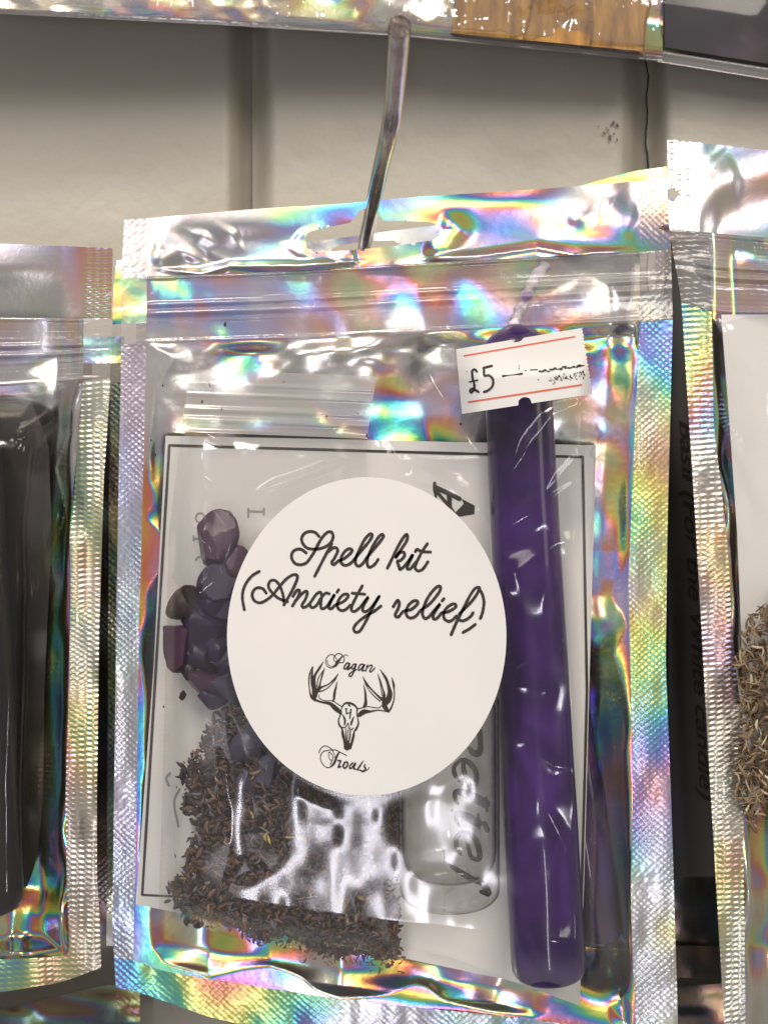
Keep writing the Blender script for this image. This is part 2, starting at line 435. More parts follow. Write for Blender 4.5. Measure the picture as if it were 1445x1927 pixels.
# ------------------------------------------------------------------ pouches
def dimples(px, py, a=6.6, b=5.8, amp=.00009, seed=5):
    q = px+1.6*fbm(px/70, py/70, seed, 2); r = py+3*fbm(px/90, py/60, seed+3, 2)
    q = q+1.1*fbm(px/9., py/9., seed+11, 1); r = r+1.0*fbm(px/11., py/8., seed+14, 1)
    d = np.cos(math.pi*q/a)*np.cos(math.pi*r/b)
    m = .15+1.15*vnoise(px/45., py/75., seed+7)**1.4
    return -amp*np.clip(d, -.1, 1)*m-.00003*fbm(px/7., py/7., seed+2, 2)
def ridges(px, py, a=9., amp=.00012, seed=8):
    r = py+2.5*fbm(px/50, py/50, seed, 2)+.06*px
    d = np.sin(2*math.pi*r/a)*(.55+.45*np.sin(2*math.pi*px/15.))
    return -amp*d*(.2+.9*vnoise(px/30., py/70., seed+5))
def zip_profile(px, py, v):
    g = lambda c, w: np.exp(-((v-c)/w)**2)
    h = .00075*g(.42, .035)+.00085*g(.55, .045)-.0003*g(.485, .02)+.0004*g(.03, .018)+.00035*g(.97, .018)+.0003*g(.33, .012)+.0003*g(.67, .012)
    hatch = .00004*np.sin(2*math.pi*px/5.5)*(sm((v-.08)/.05)*sm((.30-v)/.05)+sm((v-.70)/.05)*sm((.92-v)/.05))
    fine = .00005*np.sin(2*math.pi*v*26)
    return -(h+hatch+fine)-.00025*fbm(px/160., py/40., 31, 2)

def make_pouch(name, label, s, group=None):
    """s: edge curves and depth functions of one stand-up pouch"""
    x0 = float(s['Lo'](900)); x1 = float(s['Ro'](900))
    root = empty(name, tuple(W((x0+x1)/2, s['B']((x0+x1)/2), s['y0'])))
    tag(root, label, 'pouch', group)
    st = s.get('step', 4)
    mid = s.get('mid', 900)
    dm = s['dimple']
    zx = lambda px, py: (py-s['ZT'](px))/(s['ZB'](px)-s['ZT'](px))
    if s.get('head', True):
        def yh(px, py):
            t = (py-s['T'](px))/(s['ZT'](px)-s['T'](px))
            y = s['yhead'](px, py, t)
            e = np.maximum(sm((s['Lh'](py)-px)/6.+.5), sm((px-s['Rh'](py))/6.+.5))
            return y+dm(px, py)*e
        patch('header', s['Lo'], s['Ro'], s['T'], s['ZT'], yh, s.get('hstep', 3), s['mhead'], root, s.get('holes', ()), mid=float(s['T']((x0+x1)/2))+50)
        def yz(px, py):
            v = zx(px, py); k = sm((px-s['Lo'](py)-30)/40.)*sm((s['Ro'](py)-px-30)/40.)
            return s['yzip'](px, py, v)+zip_profile(px, py, v)*(.15+.85*k)+dm(px, py)*(1-k)*.8
        patch('zip_strip', s['Lo'], s['Ro'], s['ZT'], s['ZB'], yz, s.get('zstep', 3), s.get('mz', M['zip']), root, mid=float(s['ZT']((x0+x1)/2))+50)
    if s.get('body', True):
        top = s['ZT'] if s.get('head', True) else s['ZB']
        patch('back_sheet', s['Li'], s['Ri'], top, s['BI'], s['yback'], st, s['mfoil'], root, mid=mid)
        patch('front_film', s['Li'], s['Ri'], s['ZB'], s['BI'], s['yfront'], st, s.get('mfilm', M['film']), root, mid=mid)
        ys = lambda px, py: s['yseal'](px, py)+dm(px, py)
        if s.get('lseal', True): patch('side_seal', s['Lo'], s['Li'], s['ZB'], s['BI'], ys, 1.9, s.get('mseal2', s['mseal']), root, mid=mid)
        if s.get('rseal', True): patch('side_seal', s['Ri'], s['Ro'], s['ZB'], s['BI'], ys, 1.9, s['mseal'], root, mid=mid)
        patch('bottom_seal', s['Lo'], s['Ro'], s['BI'], s['B'], ys, s.get('bstep', 2.6), s['mseal'], root, mid=float(s['BI']((x0+x1)/2))+10)
    return root
def const(v): return lambda t: np.asarray(t, float)*0+v
def shifted(f, d): return lambda t: f(t)+d

# ---- the middle pouch
mLo = cv([(300, 238), (415, 235), (520, 228), (650, 229), (1000, 222), (1500, 215), (1750, 212), (1866, 219), (2100, 222)])
mLi = cv([(400, 277), (640, 276), (800, 272), (1200, 262), (1600, 256), (1790, 251), (2100, 250)])
mRi = cv([(300, 1203), (600, 1203), (900, 1190), (1100, 1181), (1250, 1185), (1500, 1190), (1700, 1186), (1927, 1195), (2100, 1195)])
mRo = cv([(300, 1252), (335, 1252), (470, 1262), (600, 1265), (1000, 1255), (1250, 1252), (1500, 1262), (1927, 1275), (2100, 1277)])
mT = cv([(150, 420), (240, 414), (480, 393), (640, 384), (760, 372), (1000, 357), (1200, 341), (1252, 336), (1400, 330)])
mZT = cv([(200, 523), (228, 522), (500, 512), (760, 497), (1262, 470), (1400, 462)])
mZB = cv([(200, 650), (230, 648), (600, 636), (900, 620), (1265, 602), (1400, 596)])
mBI = cv([(200, 1800), (252, 1806), (300, 1826), (394, 1842), (587, 1873), (760, 1893), (1000, 1918), (1195, 1945), (1400, 1960)], 15)
mB = cv([(150, 1856), (216, 1858), (262, 1867), (394, 1914), (700, 1985), (1000, 2020), (1275, 2040), (1400, 2046)], 15)
STK = (690., 1197.5, 262.5, 299.5)
LAB = [(840+.2007*x, 600+.2007*y) for x, y in [(90, 285), (1270, 85), (1365, 705), (145, 892)]]
def stk_mask(px, py):
    r = np.hypot((px-STK[0])/(STK[2]+6), (py-STK[1])/(STK[3]+6))
    m = sm((r-1.0)/.12)
    cx = sum(p[0] for p in LAB)/4; cy = sum(p[1] for p in LAB)/4
    a = math.atan2(-40, 238)
    qx = (px-cx)*math.cos(a)+(py-cy)*math.sin(a); qy = -(px-cx)*math.sin(a)+(py-cy)*math.cos(a)
    d = np.maximum(np.abs(qx)-125, np.abs(qy)-66)
    return m*sm((d+2)/26.)
def m_env(px, py):
    """smooth swell of the clear front over what is packed inside"""
    dL = px-mLi(py); dR = mRi(py)-px; dB = mBI(px)-py; dT = py-mZB(px)
    Hm = 10.5+8.2*np.maximum(sm((py-690)/180.), sm((px-800)/110.))
    P = sm(dL/112.)**.8*sm(dR/112.)**.8*sm(dB/160.)**.8
    zt = .10+.24*sm((px-600)/350.)
    bump = 3.4*np.exp(-((px-1033)/110.)**2-((py-1815)/95.)**2)
    return -.001*(.35+(Hm*P+bump*sm(dB/60.))*(zt+(1-zt)*dome(dT/95.)))
FC = [  # folds of the clear front: points, half width, height (m)
    ([(1040, 700), (1110, 650), (1180, 600)], 12, .0008),
    ([(1090, 760), (1135, 720), (1190, 690)], 20, .0008),
    ([(900, 1040), (950, 1000), (1010, 960), (1090, 900)], 26, .0008),
    ([(940, 1100), (1000, 1050), (1050, 1020), (1110, 1010)], 22, .0008),
    ([(960, 1260), (1020, 1230), (1045, 1160), (1030, 1080)], 18, .0009),
    ([(960, 1290), (1030, 1300), (990, 1400), (1040, 1440), (1100, 1450)], 18, .0007),
    ([(1010, 1480), (1030, 1530), (1065, 1600), (1050, 1700), (1055, 1780)], 20, .0008),
    ([(1180, 1330), (1130, 1310), (1118, 1380), (1135, 1480), (1160, 1650), (1180, 1800), (1190, 1920)], 16, .0012),
    ([(1190, 1240), (1150, 1180), (1115, 1130)], 14, .0009),
    ([(745, 1772), (850, 1800), (960, 1842), (1090, 1905)], 16, .0013),
    ([(745, 1772), (700, 1820), (655, 1872)], 15, .0013),
    ([(745, 1772), (770, 1830), (830, 1900)], 20, .0012),
    ([(258, 1806), (310, 1770), (350, 1735)], 13, .0012),
    ([(258, 1806), (380, 1800), (520, 1820), (650, 1872)], 16, .0011),
    ([(258, 1806), (400, 1825), (560, 1862)], 12, .0008),
    ([(960, 1842), (1010, 1890), (1060, 1930)], 18, .0012),
    ([(430, 1600), (410, 1500), (400, 1400), (370, 1300)], 16, .0012),
    ([(300, 1060), (350, 1120), (390, 1085), (405, 1030)], 12, .0009),
    ([(280, 665), (330, 740), (390, 815), (450, 850)], 14, .0010),
    ([(280, 670), (300, 760), (345, 790)], 10, .0008),
    ([(400, 690), (420, 665), (440, 690), (445, 720)], 10, .0007),
    ([(580, 675), (620, 660), (690, 690)], 14, .0008),
    ([(700, 800), (740, 840), (770, 900)], 16, .0008),
    ([(840, 890), (880, 920), (905, 960)], 14, .0007),
]
def pucker(s, d, lam, amp, length, seed):
    q = s/lam+1.2*fbm(s/lam*.35, s*0+seed, seed, 2)
    tri = np.abs((q % 1)-.5)*2
    a = .1+1.7*vnoise(q*.9, s*0+3.3, seed+2)**2
    return amp*a*(1-tri)*np.exp(-(d/length)**2)*sm(d/10.)
def m_front(px, py):
    y = m_env(px, py); k = stk_mask(px, py)
    dL = px-mLi(py); dR = mRi(py)-px; dB = mBI(px)-py; dT = py-mZB(px)
    edge = sm(np.minimum(np.minimum(dL, dR), np.minimum(dB, dT))/22.)
    h = 0
    for p, w, a in FC: h = h+crease(px, py, p, w*1.25, a*.62)
    h = h+crease(px, py, [(955, 898), (1000, 835), (1045, 778), (1100, 742), (1160, 738), (1192, 770)], 25, .0010, 'tent')+crease(px, py, [(1020, 935), (1080, 868), (1180, 780)], 15, .00062, 'tent')
    cm = np.exp(-((px-985-.045*(py-800))/75.)**2)*sm((py-930)/80.)
    wq = px/190.+1.1*fbm(px/260., py/300., 140, 1)+.35*np.sin(py/120.)
    h = h+.00038*cm*np.sin(2*math.pi*wq)+.00030*cm*np.sin(2*math.pi*(py/230.+.8*fbm(px/200., py/240., 143, 1)))
    h = h*(1-.55*cm*sm((py-960)/60.))+.0009*(1-.8*cm)*(1-.9*np.exp(-((px-640)/190.)**2-((py-1610)/170.)**2))*(crumple(px, py, 230., 4)-.4)
    h = h+crease(px, py, [(425, 1380), (440, 1500), (455, 1680)], 70, .00055, 'soft')+.00015*fbm(px/70., py/90., 60, 2)
    h = h+pucker(py, dR, 190., .0007, 55, 70)+pucker(py, dL, 210., .0005, 40, 71)+pucker(px, dB, 230., .0007, 60, 72)
    return y-h*k*edge
def m_back(px, py):
    dent = .0044*np.exp(-((px-846)/130.)**2-((py-1680)/160.)**2)
    dL = px-mLi(py); dR = mRi(py)-px; dB = mBI(px)-py; dT = py-mZB(px)
    m = np.minimum(np.minimum(dL, dR), dB)
    e = sm(m/60.)
    h = .0012*e+(.0030-.0014*sm((860-py)/80.))*sm(m/25.)*(crumple(px+6*fbm(px/60, py/60, 13), py+6*fbm(px/60, py/60, 16), 130., 21)-.4)
    h = h+.0009*fbm(px/130., py/130., 24, 1)*e
    h = h-pucker(py, dR, 170., .0016, 70, 80)-pucker(py, dL, 330., .0009, 50, 81)-pucker(px, dB, 200., .0016, 85, 82)
    h = h+.0016*np.exp(-(dT/60.)**2)*np.sin(px/60.+2*fbm(px/150, py/90, 5))*sm(dT/30.)
    q = np.abs((px-1128)*.99+(1778-py)*.14); q = np.hypot(q, np.maximum(0, py-1778)*.9); q = np.hypot(q, np.maximum(0, 1300-py))
    return np.maximum(h, .0002*e)+.0003+dent*sm((mBI(px)-py)/60.)+.0128*np.exp(-(q/60.)**2)*sm(m/30.)
def m_head(px, py, t):
    y = .0004*(1-t)-.0012*t-(.0028*sm((px-600)/400.))*t*t*t
    w = sm((px-285)/60.)*sm((1200-px)/60.)
    y = y+w*(.0013*fbm(px/190., py/80., 44, 1))
    y = y+0.0006*w*np.sin(px/120.+py/45.+1.5*fbm(px/140., py/80., 51, 2))*sm(t*1.6)*sm((1.05-t)*3)
    y = y-crease(px, py, [(830, 395), (860, 432), (835, 462), (790, 480)], 24, .0012, 'soft')*w
    y = y-crease(px, py, [(760, 490), (900, 482), (1010, 466), (1080, 478), (1200, 468)], 16, .0013)
    y = y-crease(px, py, [(280, 505), (380, 515), (430, 500), (560, 500), (700, 490)], 14, .0010)
    for p in ([(1060, 395), (1110, 430), (1200, 455)], [(1130, 380), (1170, 405), (1205, 415)], [(280, 450), (330, 470), (275, 490)], [(360, 500), (375, 460), (390, 430)], [(400, 500), (420, 460), (450, 430)], [(560, 490), (575, 450), (560, 430)], [(640, 500), (650, 482), (672, 474)]):
        y = y-crease(px, py, p, 24, .0005, 'soft')
    return y
def m_zip(px, py, v):
    return -.0012-.0028*sm((px-600)/400.)-v*.0006-.0006*fbm(px/220., py/90., 53, 2)
SLOT = [(574, 450), (577, 440), (584, 435), (610, 429), (640, 423), (659, 419), (664, 412), (670, 405), (676, 397), (684, 392), (696, 390), (706, 393), (712, 403), (722, 416), (760, 416), (800, 417), (815, 419), (826, 426), (829, 436), (825, 446), (815, 452), (780, 457), (740, 463), (700, 467), (663, 471), (620, 474), (590, 475), (578, 465)]
NOTCH = [(1238, 429), (1262, 417), (1266, 441)]
main = make_pouch('foil_pouch', 'clear fronted rainbow foil pouch with round white deer skull sticker, hung on the hook', dict(
    Lo=mLo, Li=mLi, Ri=mRi, Ro=mRo, T=mT, ZT=mZT, ZB=mZB, BI=mBI, B=mB, y0=0., step=3.4, hstep=2.6, zstep=2.6,
    Lh=const(275.), Rh=const(1203.), dimple=dimples, yhead=m_head, yzip=m_zip, yback=m_back, yfront=m_front,
    yseal=lambda px, py: .0003+.0006*fbm(px/60., py/130., 90, 2), holes=(SLOT, NOTCH),
    mhead=M['foil_head'], mfoil=M['foil'], mseal=M['foil_seal'], mseal2=M['foil_seal2']))

# sticker
def s_surf(px, py): return m_env(px, py)-.00020
def disc(name, c, n=110, rings=26):
    V = []; F = []
    for r in range(rings+1):
        t = r/rings
        a = np.linspace(0, 2*math.pi, n, endpoint=False)
        x = c[0]+c[2]*t*np.cos(a); y = c[1]+c[3]*t*np.sin(a)
        V += W(x, y, s_surf(x, y)).tolist()
    for r in range(rings):
        for k in range(n): F.append([r*n+k, r*n+(k+1) % n, (r+1)*n+(k+1) % n, (r+1)*n+k])
    return V, F
V, F = disc('sticker', STK)
sticker = mesh('sticker', V, F, M['sticker'], main); sticker['label'] = 'round white sticker with script lettering and antlered skull'
i_surf = lambda px, py: s_surf(px, py)-.00008
A, SA = (535, 980), 290/1445
ink = Ink(i_surf)
for p in [
    [(325,145),(290,110),(240,100),(190,118),(163,165),(175,215),(215,255),(270,265),(330,262),(400,235),(445,190),(458,140),(440,105),(405,108),(365,145),(325,205),(290,275),(250,340),(205,395),(150,412),(100,398),(70,350),(75,300),(110,270),(160,268),(205,300)],
    [(445,215),(380,335),(285,520)],
    [(415,290),(455,255),(490,255),(500,285),(470,350),(445,390),(465,410),(510,375),(560,355),(620,305),(635,275),(605,262),(565,290),(535,340),(535,395),(575,418),(625,395),(665,350),(740,260),(800,185),(825,135),(800,125),(750,180),(705,270),(670,350),(670,405),(700,425),(740,395),(770,350),(840,265),(905,185),(930,140),(905,130),(860,185),(810,275),(780,350),(780,415),(805,435),(850,405),(880,360)],
    [(965,445),(1010,355),(1060,250),(1110,165),(1140,130),(1155,140),(1145,190),(1100,260),(1040,350),(1080,300),(1120,295),(1125,330),(1090,370),(1060,380),(1075,430),(1085,455),(1120,430),(1165,375),(1205,315),(1165,400),(1150,445),(1180,450),(1215,410),(1240,380)],
    [(1340,215),(1290,290),(1240,390),(1225,440),(1255,470),(1300,450),(1345,385)],
    [(1228,288),(1245,268),(1290,288),(1370,293)]]:
    ink.stroke(p, 28, A, SA, jit=.05)
A = (445, 1060)
for p in [
    [(215,75),(150,115),(95,180),(62,260),(58,340),(75,435)],
    [(280,280),(250,240),(205,228),(165,250),(148,300),(170,350),(220,370),(280,345),(340,295),(410,210),(470,145),(530,108),(570,115),(565,160),(525,250),(480,330),(445,390)],
    [(480,360),(430,345),(370,310),(315,250),(300,205),(320,165),(360,160),(400,200),(430,270),(445,340),(450,380)],
    [(530,310),(565,255),(590,255),(580,310),(525,400)],
    [(550,355),(610,290),(650,262),(665,280),(645,340),(615,390),(630,415),(680,385),(740,300),(780,270),(800,300),(790,380),(800,425),(850,400),(920,290),(880,370),(865,415),(890,425),(930,390),(1000,360),(1045,315),(1040,290),(1000,295),(960,340),(945,400),(975,440),(1020,435),(1070,390)],
    [(870,285),(835,280),(790,330),(750,395),(710,415),(685,390)],
    [(942,272),(958,247)],
    [(1180,210),(1130,300),(1085,395),(1080,440),(1110,450),(1160,410),(1235,315),(1190,400),(1185,445),(1220,450),(1275,400),(1340,305),(1280,410),(1220,530),(1160,630),(1115,645),(1100,605),(1140,550),(1220,490),(1290,450),(1355,400)],
    [(1085,280),(1140,284),(1205,290)]]:
    ink.stroke(p, 27, A, SA, jit=.05)
A, SB = (720, 1080), 220/1445
for p in [
    [(130,405),(185,325),(205,370),(190,430),(155,500),(170,530),(200,525),(260,460),(350,440),(430,370),(425,335),(380,335),(320,385),(290,460),(300,520),(350,545),(410,520),(470,450),(580,370),(680,250),(715,180),(695,150),(640,185),(560,290),(510,400),(490,490),(520,550),(570,530),(620,470),(710,370),(650,460),(620,530),(645,560),(690,530),(730,480),(800,470),(890,420),(905,385),(870,370),(800,410),(755,480),(760,550),(810,585),(860,570),(910,520)],
    [(733,333),(757,305)],
    [(845,750),(910,600),(990,440),(1060,300),(1130,190),(1180,165),(1195,185),(1150,270),(1080,360),(1000,440),(940,500)],
    [(920,555),(980,580),(1040,560),(1090,520),(1115,480)],
    [(1180,168),(1225,240),(1250,340),(1240,440),(1225,500),(1205,550)],
    [(1145,622),(1080,672),(990,725)]]:
    ink.stroke(p, 37, A, SB, jit=.05)
ink.build('script_lettering', M['ink'], sticker)
ink = Ink(i_surf); A, SC = (600, 1220), 120/1445
for w, p in [(13, [(195,265),(200,330),(240,390),(310,405),(370,370)]), (17, [(360,410),(280,445),(200,410),(160,330),(165,240),(210,170),(280,140),(350,165),(400,250),(415,290)]), (16, [(350,170),(335,240),(360,290),(410,310)]),
    (24, [(545,165,18),(480,240,40),(420,320,70),(380,390,50),(330,420,22)]), (20, [(365,160),(430,120),(500,130),(560,190),(575,250),(555,310),(500,325),(450,315)]), (14, [(560,170),(610,145),(660,170)]),
    (32, [(700,345),(640,335),(590,390),(570,450),(600,470),(640,430),(695,355),(665,440),(650,480),(690,465),(720,430)]),
    (30, [(850,360),(790,360),(745,420),(760,470),(800,440),(845,365),(800,500),(760,600),(710,640),(685,600),(740,540),(850,480)]),
    (32, [(1000,360),(940,370),(900,440),(895,490),(940,480),(1040,365),(990,470),(985,510),(1030,500)]),
    (30, [(1100,380),(1060,515)]), (28, [(1080,450),(1150,390),(1205,385),(1190,440),(1150,510),(1170,535),(1220,500),(1265,440)])]:
    ink.stroke(p, w, A, SC)
A = (590, 1395)
for w, p in [(17, [(120,265),(160,170),(240,105),(330,120),(400,170),(440,210)]), (20, [(400,200),(500,195),(580,235),(650,270),(745,320)]),
    (22, [(400,190,14),(290,210,20),(210,240,20),(160,330,18),(165,430,18),(220,530,18),(300,590,18),(380,580,24),(450,520,50),(500,420,52),(530,330,48),(580,250,34)]),
    (15, [(345,240),(345,340),(370,410),(420,430)]), (17, [(360,240),(420,300),(440,380),(410,450),(380,530)]), (15, [(430,210),(470,290),(480,370)]),
    (34, [(555,440),(615,440),(585,520),(560,590),(620,570)]), (38, [(700,480),(760,470),(770,540),(710,610),(670,560),(700,490)]),
    (34, [(890,485),(830,550),(820,610),(870,600),(950,490),(910,610),(960,630)]), (34, [(1130,440,14),(1060,540,36),(1000,640,36),(1050,655,20)]), (40, [(1170,520,20),(1150,560,36),(1180,640,44),(1110,680,44),(1060,650,26)]), (16, [(1185,660),(1230,640),(1260,590)])]:
    ink.stroke(p, w, A, SC)
ink.build('maker_lettering', M['ink'], sticker)
ink = Ink(i_surf); A, SD = (560, 1210), 220/1445
for p in [
    [(185,290,8),(150,380,16),(140,480,14),(150,590,14),(170,660,30),(200,690,40)], [(190,290,6),(178,400,30),(188,500,48),(200,570,42)],
    [(320,230,6),(270,310,26),(220,390,28),(200,470,44),(205,560,56),(215,620,70),(205,680,50)], [(335,305,6),(310,380,18),(285,470,16),(270,540,26),(240,590,50)], [(315,340,8),(255,440,12),(240,540,14)],
    [(505,375,6),(460,440,22),(380,510,14),(290,550,24),(240,600,40)], [(480,440,6),(400,530,10),(330,580,12),(270,600,18)],
    [(490,475,5),(470,560,22),(455,630,30),(450,690,26),(430,720,12)], [(205,700,30),(300,730,24),(400,750,40),(460,800,60),(520,850,50),(540,880,20)],
    [(265,640,8),(270,680,10),(330,710,8),(430,715,10),(490,750,10),(550,790,14)],
    [(1165,425,6),(1185,510,28),(1192,570,16),(1195,620,14),(1190,700,14),(1160,790,20),(1130,840,22)], [(1020,325,6),(1060,390,22),(1100,470,24),(1130,560,42),(1140,630,62),(1120,700,70),(1080,750,60)],
    [(1040,350,6),(1100,430,10),(1145,560,14)], [(990,380,6),(1020,470,22),(1050,560,16),(1070,640,32),(1060,700,50)], [(1000,400,6),(1030,560,10),(1045,650,12)],
    [(805,415,6),(850,500,26),(920,580,18),(1000,660,24),(1050,700,40)], [(830,500,6),(880,580,10),(950,660,12),(1020,720,14)], [(815,515,5),(835,600,22),(840,680,28),(840,750,40),(820,790,30)],
    [(1120,840,26),(1080,790,60),(1060,740,40)], [(1130,850,16),(1000,830,14),(900,845,26),(820,850,60),(760,890,50),(740,900,20)], [(1040,770,10),(1000,800,10),(900,790,10),(860,785,10),(740,815,14)],
    [(550,790,16),(580,750,20),(630,740,26),(690,760,26),(730,800,20),(735,840,16),(730,880,10),(745,940,14),(750,1000,20),(720,1070,26),(700,1090,16),(690,1150,30),(670,1230,30),(650,1300,30)],
    [(545,800,10),(535,860,12),(520,910,14),(505,960,16),(520,1020,22),(550,1060,20),(560,1130,34),(580,1220,30),(590,1300,34)], [(618,1225,50),(615,1265,80),(612,1300,60)],
    [(630,765,20),(650,780,14)], [(600,810,16),(605,880,14)], [(660,820,18),(645,930,16)], [(600,868,12),(650,860,12)], [(585,812,8),(622,812,8)],
    [(560,890,14),(585,950,26),(580,1010,16)], [(695,910,10),(670,970,24),(660,1010,20)], [(545,1040,14),(590,1040,10),(625,990,10),(630,1050,10),(620,1100,10),(618,1190,8)],
    [(595,1050,8),(595,1130,14),(605,1200,20)], [(650,1040,10),(650,1120,16),(640,1200,18)], [(690,1050,10),(665,1070,14)]]:
    ink.stroke(p, 10, A, SD)
ink.build('skull_emblem', M['ink'], sticker)

# price label
def l_surf(px, py): return m_env(px, py)-.0003
LO = [(90,285),(600,180),(606,197),(628,215),(660,220),(700,205),(720,182),(722,160),(1270,85),(1290,200),(1305,300),(1365,705),(795,785),(788,760),(770,740),(730,732),(695,745),(676,775),(672,798),(145,892)]
A, SE = (840, 600), 290/1445
LO = [(A[0]+SE*x, A[1]+SE*y) for x, y in LO]
nh = [[(A[0]+SE*x, A[1]+SE*y) for x, y in q] for q in ([(598,150),(600,180),(606,197),(628,215),(660,220),(700,205),(720,182),(724,150),(722,130)], [(795,830),(795,785),(788,760),(770,740),(730,732),(695,745),(676,775),(672,798),(672,840)])]
lc = [np.array(p) for p in LAB]
lab_T = lambda x: lc[0][1]+(lc[1][1]-lc[0][1])*(np.asarray(x, float)-lc[0][0])/(lc[1][0]-lc[0][0])
lab_B = lambda x: lc[3][1]+(lc[2][1]-lc[3][1])*(np.asarray(x, float)-lc[3][0])/(lc[2][0]-lc[3][0])
lab_L = lambda y: lc[0][0]+(lc[3][0]-lc[0][0])*(np.asarray(y, float)-lc[0][1])/(lc[3][1]-lc[0][1])
lab_R = lambda y: lc[1][0]+(lc[2][0]-lc[1][0])*(np.asarray(y, float)-lc[1][1])/(lc[2][1]-lc[1][1])+1.0*np.sign(np.sin(np.asarray(y, float)*.9))
plab = patch('price_label', lab_L, lab_R, lab_T, lab_B, l_surf, 2.0, M['sticker'], main, nh, mid=700)
plab['label'] = 'small white price label with red lines reading £5'
pl_surf = lambda px, py: l_surf(px, py)-.00009
ink = Ink(pl_surf)
ink.stroke([(165,347),(1200,168)], 15, A, SE); ink.stroke([(205,780),(1265,618)], 15, A, SE)
ink.build('red_rule', M['red'], plab)
ink = Ink(pl_surf)
for w, p in [(22, [(285,495),(265,475),(240,490),(245,560),(260,620),(255,665),(230,690),(220,672),(245,655),(300,685)]), (14, [(215,590),(290,575)]), (22, [(425,440),(345,460)]), (22, [(350,465),(355,530),(400,530),(435,570),(430,630),(390,670),(350,685)]),
    (14, [(530,535,22),(570,530,8),(640,522,8),(690,516,18),(710,514,16)]), (9, [(785,478),(850,475)]), (8, [(680,440),(682,446)]), (8, [(676,462),(680,468)]), (8, [(735,485),(745,483)]), (7, [(190,493),(192,497)]), (7, [(855,568),(864,571)])]:
    ink.stroke(p, w, A, SE, jit=.06)
rs = np.random.RandomState(4)
for k in range(34):
    t = k/34; x = 870+410*t; y = 490-50*t+rs.randn()*6; ink.stroke([(x, y, 4+rs.rand()*14), (x+8+rs.rand()*16, y-2+rs.randn()*4, 3+rs.rand()*10)], 8, A, SE)
for k in range(60):
    x = 970+rs.rand()*330; y = 570-.12*(x-970)+rs.randn()*22; a = rs.rand()*3; r = 5+rs.rand()*12
    ink.stroke([(x, y, 3+rs.rand()*8), (x+r*math.cos(a), y-r*math.sin(a), 2+rs.rand()*6)], 6, A, SE)
ink.build('price_figures', M['ink'], plab)

# ------------------------------------------------------------------ what is packed in the middle pouch
# paper insert
pL = cv([(800, 313), (820, 312), (1250, 290), (1700, 256), (1900, 244)]); pR = cv([(800, 1122), (838, 1121), (1300, 1108), (1650, 1099), (1895, 1090), (2000, 1088)])
pT = cv([(200, 818), (312, 820), (700, 828), (1122, 838)]); pB = cv([(200, 1695), (256, 1702), (600, 1770), (960, 1845), (1090, 1893), (1200, 1915)])
def vdent(px, py): return .0042*np.exp(-((px-846)/120.)**2-((py-1680)/150.)**2)
def p_surf(px, py): return vdent(px, py)-.0008-.0010*np.sin((px-300)/260.)-.0004*fbm(px/260., py/260., 120, 2)-.0005*np.exp(-((px-1100)/60.)**2)
pap = patch('paper_insert', pL, pR, pT, pB, p_surf, 12, M['paper'], None)
tag(pap, 'pale printed paper insert with thin black border inside the deer skull sticker pouch', 'paper')
ps = lambda px, py: p_surf(px, py)-.00008
ink = Ink(ps)
def line(x0, y0, x1, y1, w): ink.stroke([(x0+(x1-x0)*t, y0+(y1-y0)*t, w) for t in np.linspace(0, 1, 16)], w, smooth=False, jit=.05)
line(319, 838, 268, 1684, 5); line(319, 838, 1096, 860, 5); line(1096, 860, 1104, 1300, 5); line(1104, 1300, 1092, 1760, 5); line(268, 1684, 600, 1700, 4)
ink.build('border_line', M['ink'], pap)
ink = Ink(ps); A, SF = (790, 890), 150/1445
for p in [[(265,185,62),(270,300,70),(290,425,50)], [(280,262,90),(500,360,86),(720,470,80)], [(528,410,88),(540,690,84)], [(300,330,60),(560,640,60),(660,790,60)]]: ink.stroke(p, 60, A, SF, smooth=False)
ink.poly([(760,470),(990,590),(985,745),(690,795),(620,740),(790,560)], A, SF)
A, SG = (820, 1330), 140/692
ink.build('bold_letter', M['ink'], pap)
for grp in [
    [[(330,210,40),(400,230,60),(415,330,50),(405,425,62),(350,430,60),(315,390,40)]],
    [[(235,490,30),(170,560,40),(180,640,40),(215,690,30)], [(270,492,40),(330,540,55),(375,620,48),(370,715,50),(330,750,50),(290,680,50),(258,580,45),(255,500,40),(225,500,34)]],
    [[(205,900,30),(180,850,40),(190,790,50),(300,820,90),(468,905,84)], [(463,850,28),(475,970,28)]],
    [[(215,1105,30),(190,1060,40),(200,990,50),(300,1030,80),(395,1085,80)], [(390,1000,25),(405,1130,25)]], [[(452,1085,48),(478,1150,48)]],
    [[(230,1370,30),(190,1300,45),(200,1210,50),(260,1170,50),(340,1200,50),(390,1290,55),(405,1410,50),(330,1400,40),(300,1300,36),(262,1200,30)]],
    [[(75,1345,40),(82,1395,22),(84,1440,20),(200,1520,50),(330,1600,60),(430,1640,60),(488,1735,60),(420,1720,40)]]]:
    ink = Ink(ps)
    for p in grp: ink.stroke(p, 40, A, SG)
    ink.build('bold_letter', M['ink'], pap)
A, SH = (200, 800), 560/1445
t = np.linspace(0, 2*math.pi, 14)
ghost = [([[(cx+r*math.cos(a), cy+r*1.05*math.sin(a)) for a in t]], 9, A, SH) for cx, cy, r in ((457, 450, 22), (590, 440, 22))]
ghost += [(p, 10, A, SH) for p in ([[(690,405),(690,445)], [(690,418),(765,420)], [(765,405),(765,435)]], [[(425,540),(425,560)], [(425,550),(480,555)]], [[(435,655),(450,640),(480,640)]])]
ghost += [([[(320,1455),(313,1465),(318,1478)]], 5, (0, 0), 1), ([[(338,1485),(328,1510),(336,1555)]], 4, (0, 0), 1)]
